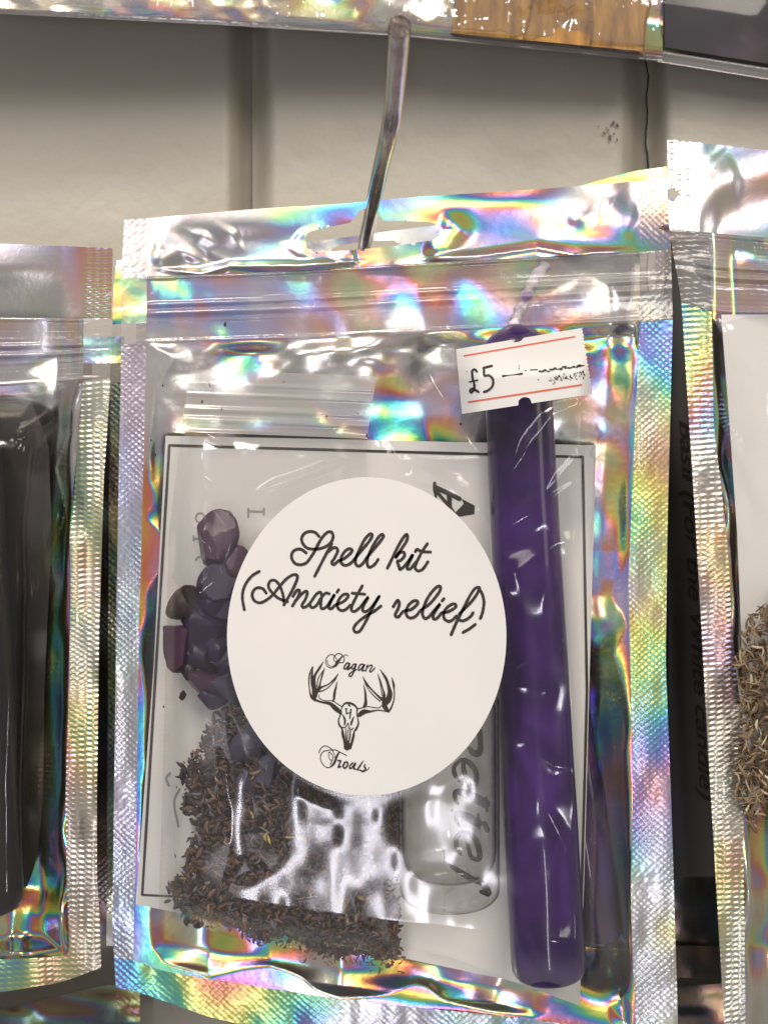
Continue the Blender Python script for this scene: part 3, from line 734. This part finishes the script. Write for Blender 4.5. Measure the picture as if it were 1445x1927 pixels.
for ps_, w, a_, s_ in ghost:
    ink = Ink(ps)
    for p in ps_: ink.stroke(p, w, a_, s_)
    ink.build('show_through_letter', M['grey_ink'], pap)

# candle
def spin(name, a, b, prof, mat, parent=None, seg=48, bump=None):
    """surface of revolution about a-b; prof: (distance along in m, radius)"""
    a = Vector(a); b = Vector(b); ax = (b-a).normalized(); s_ = ax.cross(Vector((0, 1, 0))).normalized(); u = s_.cross(ax)
    V = []; F = []; n = len(prof)
    for i, (d, r) in enumerate(prof):
        for k in range(seg):
            t_ = 2*math.pi*k/seg
            rr = float(r*(1+(bump(d, t_) if bump else 0))); d = float(d); V.append(tuple(a+ax*d+rr*(math.cos(t_)*s_+math.sin(t_)*u)))
    for i in range(n-1):
        for k in range(seg): F.append([i*seg+k, i*seg+(k+1) % seg, (i+1)*seg+(k+1) % seg, (i+1)*seg+k])
    return mesh(name, V, F, mat, parent)
cb = Vector(W(1033, 1846, -.0072)); ct = Vector(W(968, 611, -.0046)); Lc = (ct-cb).length
prof = [(0, .0001), (.0001, .0035), (.0004, .0048), (.0010, .0056), (.002, .00605), (.0035, .0062)]
for t_ in np.linspace(.04, .965, 60): prof.append((Lc*t_, .0062-.0007*t_))
prof += [(Lc*.972, .0052), (Lc*.979, .0047), (Lc*.985, .0040), (Lc*.991, .0030), (Lc*.996, .0019), (Lc, .0009)]
candle = empty('candle', tuple(cb)); tag(candle, 'dark purple taper candle with short frayed wick inside the deer skull sticker pouch', 'candle')
cbump = lambda d, t_: .012*float(fbm(np.array(d*110.), np.array(t_*.9), 130, 2))
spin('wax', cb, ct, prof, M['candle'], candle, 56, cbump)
wp = catmull(np.array([W(968, 622, -.0048), W(967, 612, -.0044), W(971, 598, -.0030), W(982, 575, -.0022), (W(996, 545, -.0018)), W(1008, 522, -.0016), W(1026, 497, -.0014)]), 10)
V, F = tube([tuple(p) for p in wp], [.00085+.00016*math.sin(i*.75)+.0004*(i/len(wp))**3 for i in range(len(wp))], 12)
mesh('wick', V, F, M['wick'], candle)

b2 = Vector(W(1128, 1778, .0070)); t2 = Vector(W(1060, 1300, .0064)); L2 = (t2-b2).length  # candle shape added to stand for the candle mirrored in the foil
mirror_candle = empty('candle', tuple(b2)); tag(mirror_candle, 'added dark purple candle shape standing for the reflection in the foil behind the bordered paper', 'candle')
spin('wax', b2, t2, [(0, .0001), (.0002, .0022), (.0007, .0032), (.0018, .0040), (.0035, .0043), (L2-.003, .0041), (L2-.001, .003), (L2, .0008)], M['candle'], mirror_candle, 36)
V, F = tube([tuple(t2), tuple(t2+Vector((-.0006, 0, .004))), tuple(t2+Vector((.0004, 0, .008)))], [.0007]*3, 10)
mesh('wick', V, F, M['wick'], mirror_candle)

# glass vial
vb = Vector(W(846, 1690, -.0066)); vt = Vector(W(842, 1318, -.0101)); Lv = (vt-vb).length; R = .00835
outer = [(0, .0001), (0, R*.5), (.0000, R*.80), (.0004, R*.92), (.0012, R*.985), (.0022, R)]+[(t_, R) for t_ in np.linspace(.005, Lv, 16)]+[(Lv+.0005, R*.95), (Lv, R*.90)]
inner = [(t_, R*.935) for t_ in np.linspace(Lv-.001, .009, 12)]+[(.0072, R*.92), (.0056, R*.87), (.0046, R*.75), (.0041, R*.45), (.0040, .0001)]
vial = spin('glass_vial', vb, vt, outer+inner, M['glass'], None, 72)
tag(vial, 'empty clear glass vial beside the purple candle, behind the round sticker', 'vial')

# clear mini bag
bL = cv([(600, 362), (695, 358), (1000, 318), (1400, 308), (1720, 299), (1900, 292)]); bR = cv([(600, 710), (708, 708), (830, 690), (1000, 690), (1500, 720), (1805, 748), (1900, 752)])
bT = cv([(300, 693), (358, 695), (708, 708), (800, 712)]); bB = cv([(250, 1715), (300, 1722), (450, 1768), (745, 1812), (800, 1820)])
def bag_env(px, py):
    d = np.minimum(px-bL(py), bR(py)-px); dB = bB(px)-py; dT = py-bT(px)
    return dome(d/70.)*dome(dB/60.)*sm((dT-40)/420.)
BF = [([(330, 1130), (385, 1095), (400, 1040), (380, 990)], 10, .0009), ([(350, 960), (420, 1090)], 9, .0006), ([(430, 1340), (455, 1450), (470, 1580)], 11, .0009), ([(410, 1400), (430, 1480), (450, 1600), (420, 1680)], 12, .0010),
      ([(330, 1640), (345, 1560), (335, 1500)], 10, .0008), ([(500, 1740), (560, 1700), (640, 1690)], 12, .0009), ([(560, 1480), (600, 1540), (690, 1640)], 11, .0008), ([(660, 860), (560, 900), (470, 930)], 16, .0006),
      ([(360, 880), (420, 960), (460, 1010)], 14, .0007), ([(460, 1600), (500, 1650), (440, 1660)], 12, .0010)]
def b_front(px, py):
    h = 0
    for p, w, a in BF: h = h+crease(px, py, p, w, a)
    e = bag_env(px, py); v = (py-bT(px))/120.
    z = (.00035*np.exp(-((v-.62)/.05)**2)+.00045*np.exp(-((v-.78)/.05)**2)+.0002*np.exp(-((v-.22)/.03)**2)+.00025*np.exp(-((v-.38)/.03)**2)+.0003*np.exp(-((v-.98)/.035)**2))
    h = h+.0009*(crumple(px, py, 110., 33)-.4)*sm((py-860)/120.)*np.minimum(1, e*2.5)
    return -.0030-.0086*e-z-h*np.minimum(1, e*4+.15)
def b_back(px, py): return -.0026+0*px
mini = empty('zip_bag', tuple(W(520, 1770, -.003))); tag(mini, 'small clear zip bag of amethyst chips and dried lavender over the bordered paper', 'zip bag')
patch('front_film', bL, bR, shifted(bT, 118), bB, b_front, 3.2, M['bagfilm'], mini, mid=1000)
patch('zip_strip', bL, bR, bT, shifted(bT, 118), b_front, 2.4, M['bagzip'], mini, mid=760)
patch('back_film', bL, bR, bT, bB, b_back, 12, M['bagfilm'], mini, mid=1000)

# amethyst chips
import bmesh
def chip_mesh(seed):
    bm = bmesh.new(); bmesh.ops.create_icosphere(bm, subdivisions=4, radius=1)
    rs = np.random.RandomState(seed); dirs = rs.randn(11, 3); dirs /= np.linalg.norm(dirs, axis=1)[:, None]; cut = .50+.26*rs.rand(11)
    for v in bm.verts:
        p = np.array(v.co); n0 = p.copy()
        for d, c in zip(dirs, cut):
            k = p@d
            if k > c: p = p-d*(k-c)*.97
        p = p*(1.22+.02*math.sin(6*n0[2]+2*seed)+.012*math.sin(11*n0[1]+9*n0[0]))
        v.co = p
    me = bpy.data.meshes.new('amethyst_chip'); bm.to_mesh(me); bm.free()
    return me
chips = [(411, 1017, 34, 41, 0, 'M'), (349, 1141, 24, 32, .5, 'B'), (332, 1212, 29, 40, .2, 'M'), (421, 1106, 36, 34, .9, 'D'), (396, 1182, 38, 36, .3, 'D'), (446, 1180, 30, 40, .1, 'D'), (380, 1240, 32, 26, .4, 'D'),
         (424, 1240, 30, 28, 1.2, 'D'), (388, 1284, 32, 24, .2, 'M'), (432, 1290, 34, 26, .6, 'G'), (356, 1262, 14, 16, .6, 'B'), (458, 1105, 26, 30, .3, 'D'), (470, 1232, 30, 34, .8, 'D'), (478, 1300, 32, 26, .3, 'M'), (446, 1060, 20, 24, .4, 'M'),
         (470, 1408, 26, 30, .4, 'G'), (498, 1452, 24, 28, .9, 'G'), (462, 1470, 20, 24, .2, 'G'), (492, 1370, 28, 26, 1.1, 'G'), (362, 1196, 16, 20, .8, 'B'), (404, 1146, 30, 30, .2, 'D'), (372, 1170, 24, 26, .7, 'D'), (410, 1212, 34, 28, .1, 'D'), (452, 1262, 30, 28, .5, 'D'), (360, 1228, 22, 24, .2, 'D'), (436, 1142, 28, 30, .6, 'D'), (404, 1310, 26, 18, .1, 'D')]
CC = {'M': (.085, .034, .075), 'D': (.017, .006, .036), 'B': (.030, .018, .022), 'G': (.055, .05, .085)}
WORD = {'M': 'mauve', 'D': 'dark violet', 'B': 'brownish purple', 'G': 'bluish grey'}
WHERE = {'M': 'translucent mauve amethyst chip in the small clear zip bag', 'D': 'dark violet amethyst chip in the small clear zip bag', 'B': 'small brownish purple amethyst chip in the clear zip bag', 'G': 'bluish grey crystal chip above the lavender in the zip bag'}
cmats = {}
for k, c in CC.items():
    cmats[k] = simple('amethyst_'+k.lower(), c, .40, spec=.35, noise=(420., tuple(x*2.4 for x in c), .42, .66), **{'Transmission Weight': .15 if k != 'M' else .45, 'IOR': 1.5})
for i, (x, y, rx, rz, a, k) in enumerate(chips):
    me = chip_mesh(i+3); me.materials.append(cmats[k]); me.polygons.foreach_set('use_smooth', [True]*len(me.polygons)); me.set_sharp_from_angle(angle=.38)
    o = bpy.data.objects.new('amethyst_chip', me); COL.objects.link(o)
    dep = -.0066 if k != 'G' else -.0072
    o.location = tuple(W(x, y, dep)); s_ = 1/11400.
    o.scale = (rx*s_*1.2, min(.0034, .5*(rx+rz)*s_), rz*s_*1.2); o.rotation_euler = (.3*a, a, .2)
    OWN = {(411, 1017): 'large mauve amethyst chip on top of the chip pile', (332, 1212): 'mauve amethyst chip touching the black border line of the paper', (349, 1141): 'brownish chip leaning on the pile beside the black border line', (356, 1262): 'tiny dark brown chip lying loose below the chip pile'}
    tag(o, OWN.get((x, y), WHERE[k]), 'crystal chip', {'M': 'mauve chips', 'D': 'dark violet chips', 'B': 'brownish chips', 'G': 'bluish chips'}[k])

# dried herbs
def herb_heap(name, inside, box, n, ydep, cols, size, seed, pw=1.0, thin=1.0):
    rs = np.random.RandomState(seed); V = []; F = []; C = []
    ring = 5; prof = [(-1, .05), (-.55, .8), (.1, 1.0), (.7, .65), (1, .08)]
    k = 0; tries = 0
    while k < n and tries < n*12:
        tries += 1
        x = box[0]+rs.rand()*(box[2]-box[0]); y = box[1]+rs.rand()*(box[3]-box[1])
        if not inside(x, y): continue
        lo, hi = ydep(x, y); dep = lo+(hi-lo)*rs.rand()**pw
        P = Vector(W(x, y, dep)); L = (size[0]+rs.rand()*(size[1]-size[0]))/22800.; r = L*(.20+.32*rs.rand()**1.3)*thin
        a = rs.rand()*math.pi; t_ = Vector((math.cos(a), rs.randn()*.35, math.sin(a))).normalized()
        s_ = t_.cross(Vector((0, 1, .01))).normalized(); u = s_.cross(t_); fl = .45+.5*rs.rand(); bend = rs.randn()*.25
        c = np.array(cols[rs.choice(len(cols), p=[q[1] for q in cols])][0])*(.65+.75*rs.rand())
        b = len(V)
        for d, q in prof:
            for j in range(ring):
                g = 2*math.pi*j/ring+a
                V.append(tuple(P+t_*L*d+s_*(r*q*math.cos(g)+L*bend*(1-d*d))+u*(r*q*fl*math.sin(g)))); C.append((*c, 1))
        for i in range(len(prof)-1):
            for j in range(ring): F.append([b+i*ring+j, b+i*ring+(j+1) % ring, b+(i+1)*ring+(j+1) % ring, b+(i+1)*ring+j])
        k += 1
    return mesh(name, V, F, M['herb'], None, True, C)
hp = [(350, 1420), (385, 1345), (470, 1320), (560, 1400), (740, 1470), (748, 1760), (735, 1800), (640, 1797), (560, 1775), (440, 1752), (360, 1735), (322, 1700), (335, 1640), (350, 1560), (345, 1480)]
HX = np.array([p[0] for p in hp]); HY = np.array([p[1] for p in hp])
def h_in(x, y):
    x0 = x; x = x-8+10*math.sin(y*.031)+6*math.sin(y*.083+1)+5*random.gauss(0, 1); y = y+7*math.sin(x*.05)+5*random.gauss(0, 1)
    if x0 < float(bL(y))+14: return False
    return bool(inpoly(np.array(x), np.array(y), hp)) and (y > 1400 or random.random() < .45)
def h_dep(x, y):
    e = float(bag_env(np.array(float(x)), np.array(float(y)))); return (-.0036-.0052*e, -.0034)
HC = [((.080, .058, .076), .32), ((.105, .072, .062), .33), ((.16, .092, .062), .19), ((.14, .125, .15), .11), ((.24, .165, .09), .04), ((.40, .32, .10), .01)]
herb = herb_heap('dried_lavender', h_in, (315, 1310, 750, 1805), 8600, h_dep, HC, (6, 25), 3, .8)
tag(herb, 'heap of dark dried lavender buds at the bottom of the small zip bag', 'dried herbs', kind='stuff')
d_in = lambda x, y: (y-1765-.12*(x-500))/40. < random.random()*(.4+.6*(x > 560)) and y > 1740+.12*(x-400)
dust = herb_heap('herb_crumbs', d_in, (470, 1750, 760, 1842), 330, lambda x, y: (-.0068, -.0030), [((.13, .07, .04), .5), ((.20, .11, .05), .3), ((.05, .04, .04), .2)], (5, 15), 9)
tag(dust, 'brown herb crumbs spilt along the bottom of the middle pouch', 'herb crumbs', kind='stuff')

# dust specks on the clear front
rs = np.random.RandomState(77); V = []; F = []
SP = [(424, 611, 3), (866, 798, 2.4), (395, 726, 1.6), (344, 1310, 7), (285, 828, 1.5), (293, 856, 1.5), (690, 820, 2)]
for k in range(40): SP.append((300+rs.rand()*580, 660+rs.rand()*1100, .7+rs.rand()*1.2))
for x, y, r in SP:
    if math.hypot((x-STK[0])/STK[2], (y-STK[1])/STK[3]) < 1.02: continue
    b = len(V); a0 = rs.rand()*3; el = 1+rs.rand()*1.5
    for j in range(6):
        t_ = a0+j*math.pi/3; rr = r*(.7+.5*rs.rand()); qx = x+rr*math.cos(t_); qy = y+rr*el*math.sin(t_)
        dpt = m_front(np.array([qx]), np.array([qy]))[0] if qy > 650 else m_zip(np.array([qx]), np.array([qy]), np.array([.8]))[0]-.001
        V.append(W(qx, qy, dpt-.0003).tolist())
    F.append([b+j for j in range(6)])
sp = mesh('dust_specks', V, F, M['speck'], main, False); sp['kind'] = 'stuff'

# ------------------------------------------------------------------ the pouch on the right
rLo = cv([(200, 1255), (262, 1255), (430, 1258), (500, 1270), (560, 1281), (1000, 1309), (1400, 1331), (1927, 1362), (2100, 1372)])
rLi = cv([(500, 1335), (570, 1338), (800, 1342), (1000, 1366), (1200, 1378), (1400, 1398), (1600, 1398), (1927, 1402), (2100, 1405)])
rRi = const(2210.); rRo = const(2270.)
rT = cv([(1200, 258), (1255, 262), (1445, 283), (1800, 310), (2300, 330)]); rZT = cv([(1200, 424), (1258, 430), (1445, 448), (2300, 500)])
rZB = cv([(1200, 562), (1280, 568), (1340, 588), (1445, 590), (2300, 620)]); rBI = const(2060.); rB = const(2140.)
def r_env(px, py): return sm((px-rLi(py))/120.)**.8*dome((py-rZB(px))/150.)*dome((rRi(py)-px)/130.)
def r_front(px, py):
    dL = px-rLi(py); e = sm(dL/20.)*sm((py-rZB(px))/20.)
    h = .0013*(crumple(px+9*fbm(px/40, py/40, 3), py+9*fbm(px/40, py/40, 6), 200., 54, ext=(1300, 500, 2300, 2100))-.4)+pucker(py, dL, 300., .0005, 45, 75)
    h = h+crease(px, py, [(1350, 800), (1400, 780), (1470, 830)], 50, .0022, 'soft')+crease(px, py, [(1355, 965), (1410, 950)], 26, .0012, 'soft')+crease(px, py, [(1340, 575), (1385, 590)], 10, .0008)
    return .006-.012*r_env(px, py)-.0004-h*e
def r_back(px, py):
    dL = px-rLi(py); e = sm(dL/50.)
    return .0064+.003*e+.0016*sm(dL/20.)*(crumple(px+10*fbm(px/50, py/50, 13), py, 100., 57, ext=(1300, 400, 2300, 2100))-.4)-pucker(py, dL, 210., .0011, 55, 85)*.8
def r_head(px, py, t):
    w = sm((px-1310)/50.)
    return .0075-.002*t+w*(.0012*fbm(px/180., py/110., 66, 1)+.0008*np.sin(py/30.+px/110.))-crease(px, py, [(1310, 300), (1350, 340), (1400, 330)], 40, .0005, 'soft')*w
right = make_pouch('foil_pouch', 'rainbow foil pouch holding white paper and brown herb chips, beside the plank crack', dict(
    Lo=rLo, Li=rLi, Ri=rRi, Ro=rRo, T=rT, ZT=rZT, ZB=rZB, BI=rBI, B=rB, y0=.006, step=5, hstep=3, Lh=const(1306.), Rh=const(2210.), rseal=False,
    dimple=lambda px, py: ridges(px, py, 10., .00013, 12)+dimples(px, py, 15., 12., .00005, 19), yhead=r_head, yzip=lambda px, py, v: .0052-.002*sm((px-1300)/200.)+0*v, yback=r_back, yfront=r_front,
    yseal=lambda px, py: .0062+.0006*fbm(px/60., py/130., 94, 2), mhead=M['foil_head2'], mfoil=M['foil_right'], mseal=M['seal_right'],
    holes=([(1253, 355), (1270, 357), (1281, 366), (1270, 376), (1253, 376)],)))
q = cv([(500, 1350), (590, 1356), (800, 1372), (1000, 1386), (1250, 1396), (2100, 1400)])
o = patch('paper_insert', q, const(2150.), const(592.), const(1480.), lambda px, py: .0050-.001*np.sin(px/150.), 20, M['paper'], None)
tag(o, 'plain pale paper sheet inside the pouch of brown herb chips', 'paper')
c_in = lambda x, y: y > 1090+(1470-x)*1.6+25*math.sin(x*.07) and x > 1386+.02*(y-1200)+10*math.sin(y*.02) and y < 1545+30*math.sin(x*.09)-(1445-x)*.5
chipherb = herb_heap('herb_chips', c_in, (1380, 1080, 1640, 1890), 4200, lambda x, y: (-.002, .004), [((.24, .17, .105), .4), ((.34, .25, .16), .3), ((.14, .09, .055), .22), ((.50, .42, .30), .08)], (6, 34), 21, 1.0, .6)
tag(chipherb, 'coarse brown root chips packed in the pouch with plain pale paper', 'dried herbs', kind='stuff')

# ------------------------------------------------------------------ the pouch on the left
lRo = cv([(400, 214), (467, 213), (600, 210), (720, 208), (900, 196), (1200, 187), (1500, 183), (1650, 183), (1720, 188), (1830, 191), (2000, 192)])
lRi = cv([(400, 160), (720, 157), (800, 150), (1000, 131), (1100, 134), (1300, 130), (1500, 124), (1700, 127), (1800, 128), (2000, 130)])
lLi = const(-800.); lLo = const(-850.)
lT = cv([(-900, 450), (0, 458), (213, 467), (300, 470)]); lZT = cv([(-900, 585), (0, 597), (213, 600), (300, 600)]); lZB = cv([(-900, 715), (0, 728), (150, 716), (213, 710), (300, 706)])
lBI = cv([(-900, 1800), (0, 1806), (100, 1801), (130, 1795), (300, 1780)]); lB = cv([(-900, 1880), (0, 1868), (120, 1848), (192, 1820), (300, 1790)])
def l_front(px, py):
    dR = lRi(py)-px; e = sm(dR/20.)*sm((py-lZB(px))/20.)*sm((lBI(px)-py)/20.)
    env = sm(dR/115.)**.8*dome((py-lZB(px))/130.)*dome((lBI(px)-py)/130.)
    h = .0013*(crumple(px+9*fbm(px/40, py/40, 3), py+9*fbm(px/40, py/40, 6), 190., 104, ext=(-800, 600, 250, 1900))-.4)+pucker(py, dR, 300., .0005, 45, 175)
    h = h+crease(px, py, [(140, 735), (80, 790), (10, 830)], 14, .0013)+crease(px, py, [(150, 745), (100, 880), (120, 960), (90, 1050)], 14, .0012)
    return .004-.0130*env-.0004-h*e
def l_back(px, py):
    dR = lRi(py)-px; dB = lBI(px)-py; e = sm(np.minimum(dR, dB)/50.)
    return .0044+.003*e+.0020*sm(dR/20.)*(crumple(px+10*fbm(px/50, py/50, 13), py, 110., 107, ext=(-800, 500, 250, 1900))-.4)-pucker(py, dR, 230., .0014, 60, 185)*.9-pucker(px, dB, 90., .002, 70, 186)*.8
def l_head(px, py, t):
    w = sm((160-px)/50.)
    return .0055-.0007*np.sin(t*math.pi)*sm((160-px)/150.)+w*(.0009*fbm(px/230., py/70., 166, 1))+.001*t
left = make_pouch('foil_pouch', 'rainbow foil pouch with black contents and a silvery ribbed side seal', dict(
    Lo=lLo, Li=lLi, Ri=lRi, Ro=lRo, T=lT, ZT=lZT, ZB=lZB, BI=lBI, B=lB, y0=.004, step=5, hstep=3, Lh=const(-800.), Rh=const(160.), lseal=False,
    dimple=lambda px, py: ridges(px, py, 10., .00014, 15), yhead=l_head, yzip=lambda px, py, v: .0038-.0012*sm((170-px)/120.)+0*v, yback=l_back, yfront=l_front,
    yseal=lambda px, py: .0042+.0010*fbm(px/60., py/150., 97, 2), mhead=M['foil_head2'], mfoil=M['foil_left'], mseal=M['seal_left'],
    holes=([(199, 553), (217, 544), (217, 562)],)))
o = patch('black_card', const(-700.), cv([(600, 20), (760, 60), (830, 92), (1000, 98), (1300, 84), (1500, 82), (1620, 70), (1700, 40)]), cv([(-700, 760), (0, 735), (60, 760), (110, 800)]), cv([(-700, 1690), (0, 1700), (100, 1640)]), lambda px, py: .0028-.001*np.sin(px/90.)+.0016*(crumple(px, py, 90., 190, ext=(-700, 700, 120, 1720))-.4), 7, M['black_wrap'], None)
tag(o, 'crumpled black card inside the pouch with the silvery ribbed seal', 'card')
a = Vector(W(-18, 1722, -.003)); b = Vector(W(-60, 800, -.002)); Lk = (b-a).length
bc = empty('candle', tuple(a)); tag(bc, 'black candle lying against the black card', 'candle')
spin('wax', a, b, [(0, .0001), (.0002, .003), (.001, .0047), (.0025, .0055), (.005, .0057), (Lk-.003, .0054), (Lk-.001, .0045), (Lk, .0001)], M['black_wax'], bc, 40)
V, F = tube([tuple(b), tuple(b+Vector((.0005, 0, .004))), tuple(b+Vector((.0015, 0, .008)))], [.0008]*3, 8)
mesh('wick', V, F, M['wick'], bc)

# ------------------------------------------------------------------ pouches hanging behind
def plain_pouch(label, y0, Lo, Ro, T, B, hh, zh, mat_head, mat_foil, sealw=45., **kw):
    Lo_, Ro_ = (Lo if callable(Lo) else const(Lo)), (Ro if callable(Ro) else const(Ro))
    ZT = shifted(T, hh); ZB = shifted(T, hh+zh); Bf = B if callable(B) else const(B)
    d = dict(Lo=Lo_, Li=shifted(Lo_, sealw), Ri=shifted(Ro_, -sealw), Ro=Ro_, T=T, ZT=ZT, ZB=ZB, BI=shifted(Bf, -60), B=Bf, y0=y0, step=9, hstep=4, zstep=4, bstep=6,
        Lh=shifted(Lo_, sealw), Rh=shifted(Ro_, -sealw), dimple=dimples,
        yhead=lambda px, py, t: y0+.001*(1-t)+.0009*fbm(px/110., py/60., 201, 2), yzip=lambda px, py, v: y0-.0005+0*v,
        yback=lambda px, py: y0+.002+.001*fbm(px/90., py/90., 203, 3), yfront=lambda px, py: y0-.0012+.0006*fbm(px/90., py/90., 207, 3), yseal=lambda px, py: y0+.0004*fbm(px/80., py/90., 209, 2),
        mhead=mat_head, mfoil=mat_foil, mseal=mat_foil)
    d.update(kw); return make_pouch('foil_pouch', label, d)
behind = plain_pouch('silver rainbow foil pouch mostly hidden behind the deer skull sticker pouch', .030,
    cv([(400, 233), (540, 214), (900, 206), (1900, 200)]), cv([(300, 1252), (340, 1256), (600, 1246), (1900, 1236)]), cv([(200, 492), (240, 489), (590, 455), (690, 441), (840, 421), (1190, 322), (1252, 314), (1300, 308)]), 1780., 120., 110., M['foil_head'], M['foil_back'],
    holes=([(620, 470), (640, 461), (690, 454), (740, 452), (752, 460), (740, 474), (690, 480), (640, 482)],))
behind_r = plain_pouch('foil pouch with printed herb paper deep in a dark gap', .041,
    1232., 2100., cv([(1200, 372), (2200, 380)]), 1840., 60., 50., M['foil_shaded'], M['foil_shaded'], sealw=14., mz=M['zip_shaded'])
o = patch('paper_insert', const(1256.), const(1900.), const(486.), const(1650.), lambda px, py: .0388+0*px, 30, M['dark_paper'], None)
tag(o, 'paper with rotated black lettering deep in the dark gap between pouches', 'paper')
cu = bpy.data.curves.new('herb_lettering', 'FONT'); cu.body = 'Basil (For the White candle)'; cu.size = 1; cu.shear = .3; cu.offset = .012
tmp = bpy.data.objects.new('tmp', cu); COL.objects.link(tmp); bpy.context.view_layer.update()
me = bpy.data.meshes.new_from_object(tmp); co = np.zeros(len(me.vertices)*3); me.vertices.foreach_get('co', co); co = co.reshape(-1, 3)
mn, mxx = co.min(0), co.max(0); u = (co[:, 0]-mn[0])/(mxx[0]-mn[0]); v = (co[:, 1]-mn[1])/(mxx[1]-mn[1])
px = 1268+.058*700*u+v*34; py = 790+715*u
fc = [list(p.vertices) for p in me.polygons]
bpy.data.objects.remove(tmp); bpy.data.meshes.remove(me)
mesh('herb_lettering', W(px, py, np.full(len(px), .0386)), fc, M['ink'], o, False)
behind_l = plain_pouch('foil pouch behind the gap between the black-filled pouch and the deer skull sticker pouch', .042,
    -300., cv([(500, 232), (900, 240), (1900, 246)]), cv([(-300, 640), (300, 632)]), 1760., 50., 70., M['foil_shaded'], M['foil_shaded'], sealw=62., mz=M['zip_shaded'])

# ------------------------------------------------------------------ pouches of the row below
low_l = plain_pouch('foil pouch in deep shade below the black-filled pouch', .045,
    -700., cv([(1700, 262), (2400, 268)]), cv([(-700, 1990), (0, 1902), (120, 1872), (215, 1850), (262, 1868), (300, 1872)]), 2700., 110., 110., M['foil_shaded'], M['foil_shaded'], mid=2300, mz=M['zip_shaded'])
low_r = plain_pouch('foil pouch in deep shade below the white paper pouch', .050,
    1150., 2000., cv([(1100, 1872), (1280, 1858), (1360, 1850), (2000, 1840)]), 2700., 90., 110., M['foil_shaded'], M['foil_shaded'], mid=2300, mz=M['zip_shaded'])

# ------------------------------------------------------------------ pouches of the row above
def ty(px): return .034+.013*np.clip((px)/1445., -.5, 1.2)
tB = cv([(-400, -5), (0, 26), (400, 46), (770, 70), (1215, 113), (1300, 122)], 10)
def t_front(px, py):
    d = tB(px)-12-py; e = sm(d/14.)
    h = .0030*(crumple(px+16*fbm(px/40, py/40, 303), py*1.3, 95., 304, ext=(-400, -700, 1300, 150))-.3)+.0008*ridged(px/50., py/70., 305, 3)+pucker(px, d, 48., .0020, 60, 306)
    return ty(px)-.0005-.004*dome(d/120.)-h*e*.8
top = empty('foil_pouch', tuple(W(500, 60, .04))); tag(top, 'wrinkled foil pouch of orange wood sticks hanging above the steel hook', 'pouch')
tL, tR, tT = const(-380.), const(1246.), const(-620.)
patch('front_film', tL, tR, tT, shifted(tB, -11), t_front, 3.4, M['crinkle'], top, mid=-200)
patch('back_sheet', tL, tR, tT, shifted(tB, -11), lambda px, py: ty(px)+.0008+.003*dome((tB(px)-py)/90.)+.0014*(crumple(px, py*1.4, 70., 308, ext=(-400, -700, 1300, 150))-.4)*sm((tB(px)-12-py)/10.), 4, M['foil_right'], top, mid=-200)
patch('bottom_seal', tL, tR, shifted(tB, -11), tB, lambda px, py: ty(px)+.0003*np.sin((tB(px)-py)*1.3), 2.5, M['zip'], top, mid=60)
def stick(x0, x1, yb, tilt, label):
    rs = np.random.RandomState(int(x0)); n = 14; V = []; F = []
    for i in range(n):
        t_ = i/(n-1); cxp = (x0+x1)/2+tilt*t_
        for k in range(10):
            a_ = 2*math.pi*k/10; rx = (x1-x0)/2*(1+.06*rs.randn()); 
            xx = cxp+rx*max(-.92, min(.92, 1.25*math.cos(a_))); py = float(tB(min(xx, 1300.)))-16-t_*640
            V.append(W(xx, py, float(ty(cxp))+.0005-.0022*max(-.8, min(.8, 1.3*math.sin(a_)))-.001).tolist())
    for i in range(n-1):
        for k in range(10): F.append([i*10+k, i*10+(k+1) % 10, (i+1)*10+(k+1) % 10, (i+1)*10+k])
    F.append(list(range(10))); F.append([(n-1)*10+k for k in range(10)][::-1])
    o = mesh('wood_stick', V, F, M['wood'], None, False); tag(o, label, 'wood stick', 'orange wood sticks'); return o
for x0, x1, yb, tl in ((846, 990, 67, 70), (968, 1112, 82, 50), (1092, 1216, 95, 60)): stick(x0, x1, yb, tl, 'orange brown wood stick in the foil pouch above the hook')
tB2 = cv([(1200, 112), (1245, 118), (1445, 150), (1800, 190), (2000, 200)], 10)
top2 = empty('foil_pouch', tuple(W(1600, 150, .045))); tag(top2, 'foil pouch with dark purple contents hanging beside the wood stick pouch', 'pouch')
ty2 = lambda px: .0475+0*px
patch('front_film', const(1236.), const(2000.), tT, shifted(tB2, -22), lambda px, py: ty2(px)-.001-.003*dome((tB2(px)-22-py)/100.)-.001*(crumple(px, py, 90., 310, ext=(1200, -700, 2000, 200))-.4), 6, M['film'], top2, mid=-200)
patch('back_sheet', const(1236.), const(2000.), tT, shifted(tB2, -22), lambda px, py: ty2(px)+.002+.0008*fbm(px/60, py/60, 311, 2), 8, M['foil_right'], top2, mid=-200)
patch('bottom_seal', const(1236.), const(2000.), shifted(tB2, -22), tB2, lambda px, py: ty2(px)+.0003*np.sin((tB2(px)-py)*.6), 4, M['zip'], top2, mid=140)
o = patch('purple_card', const(1250.), const(1960.), const(-560.), shifted(tB2, -30), lambda px, py: ty2(px)+.0002+.0006*fbm(px/80, py/80, 312, 2), 16, M['purple_stuff'], None, mid=-200)
tag(o, 'mottled dark purple card in the pouch beside the wood sticks', 'card')
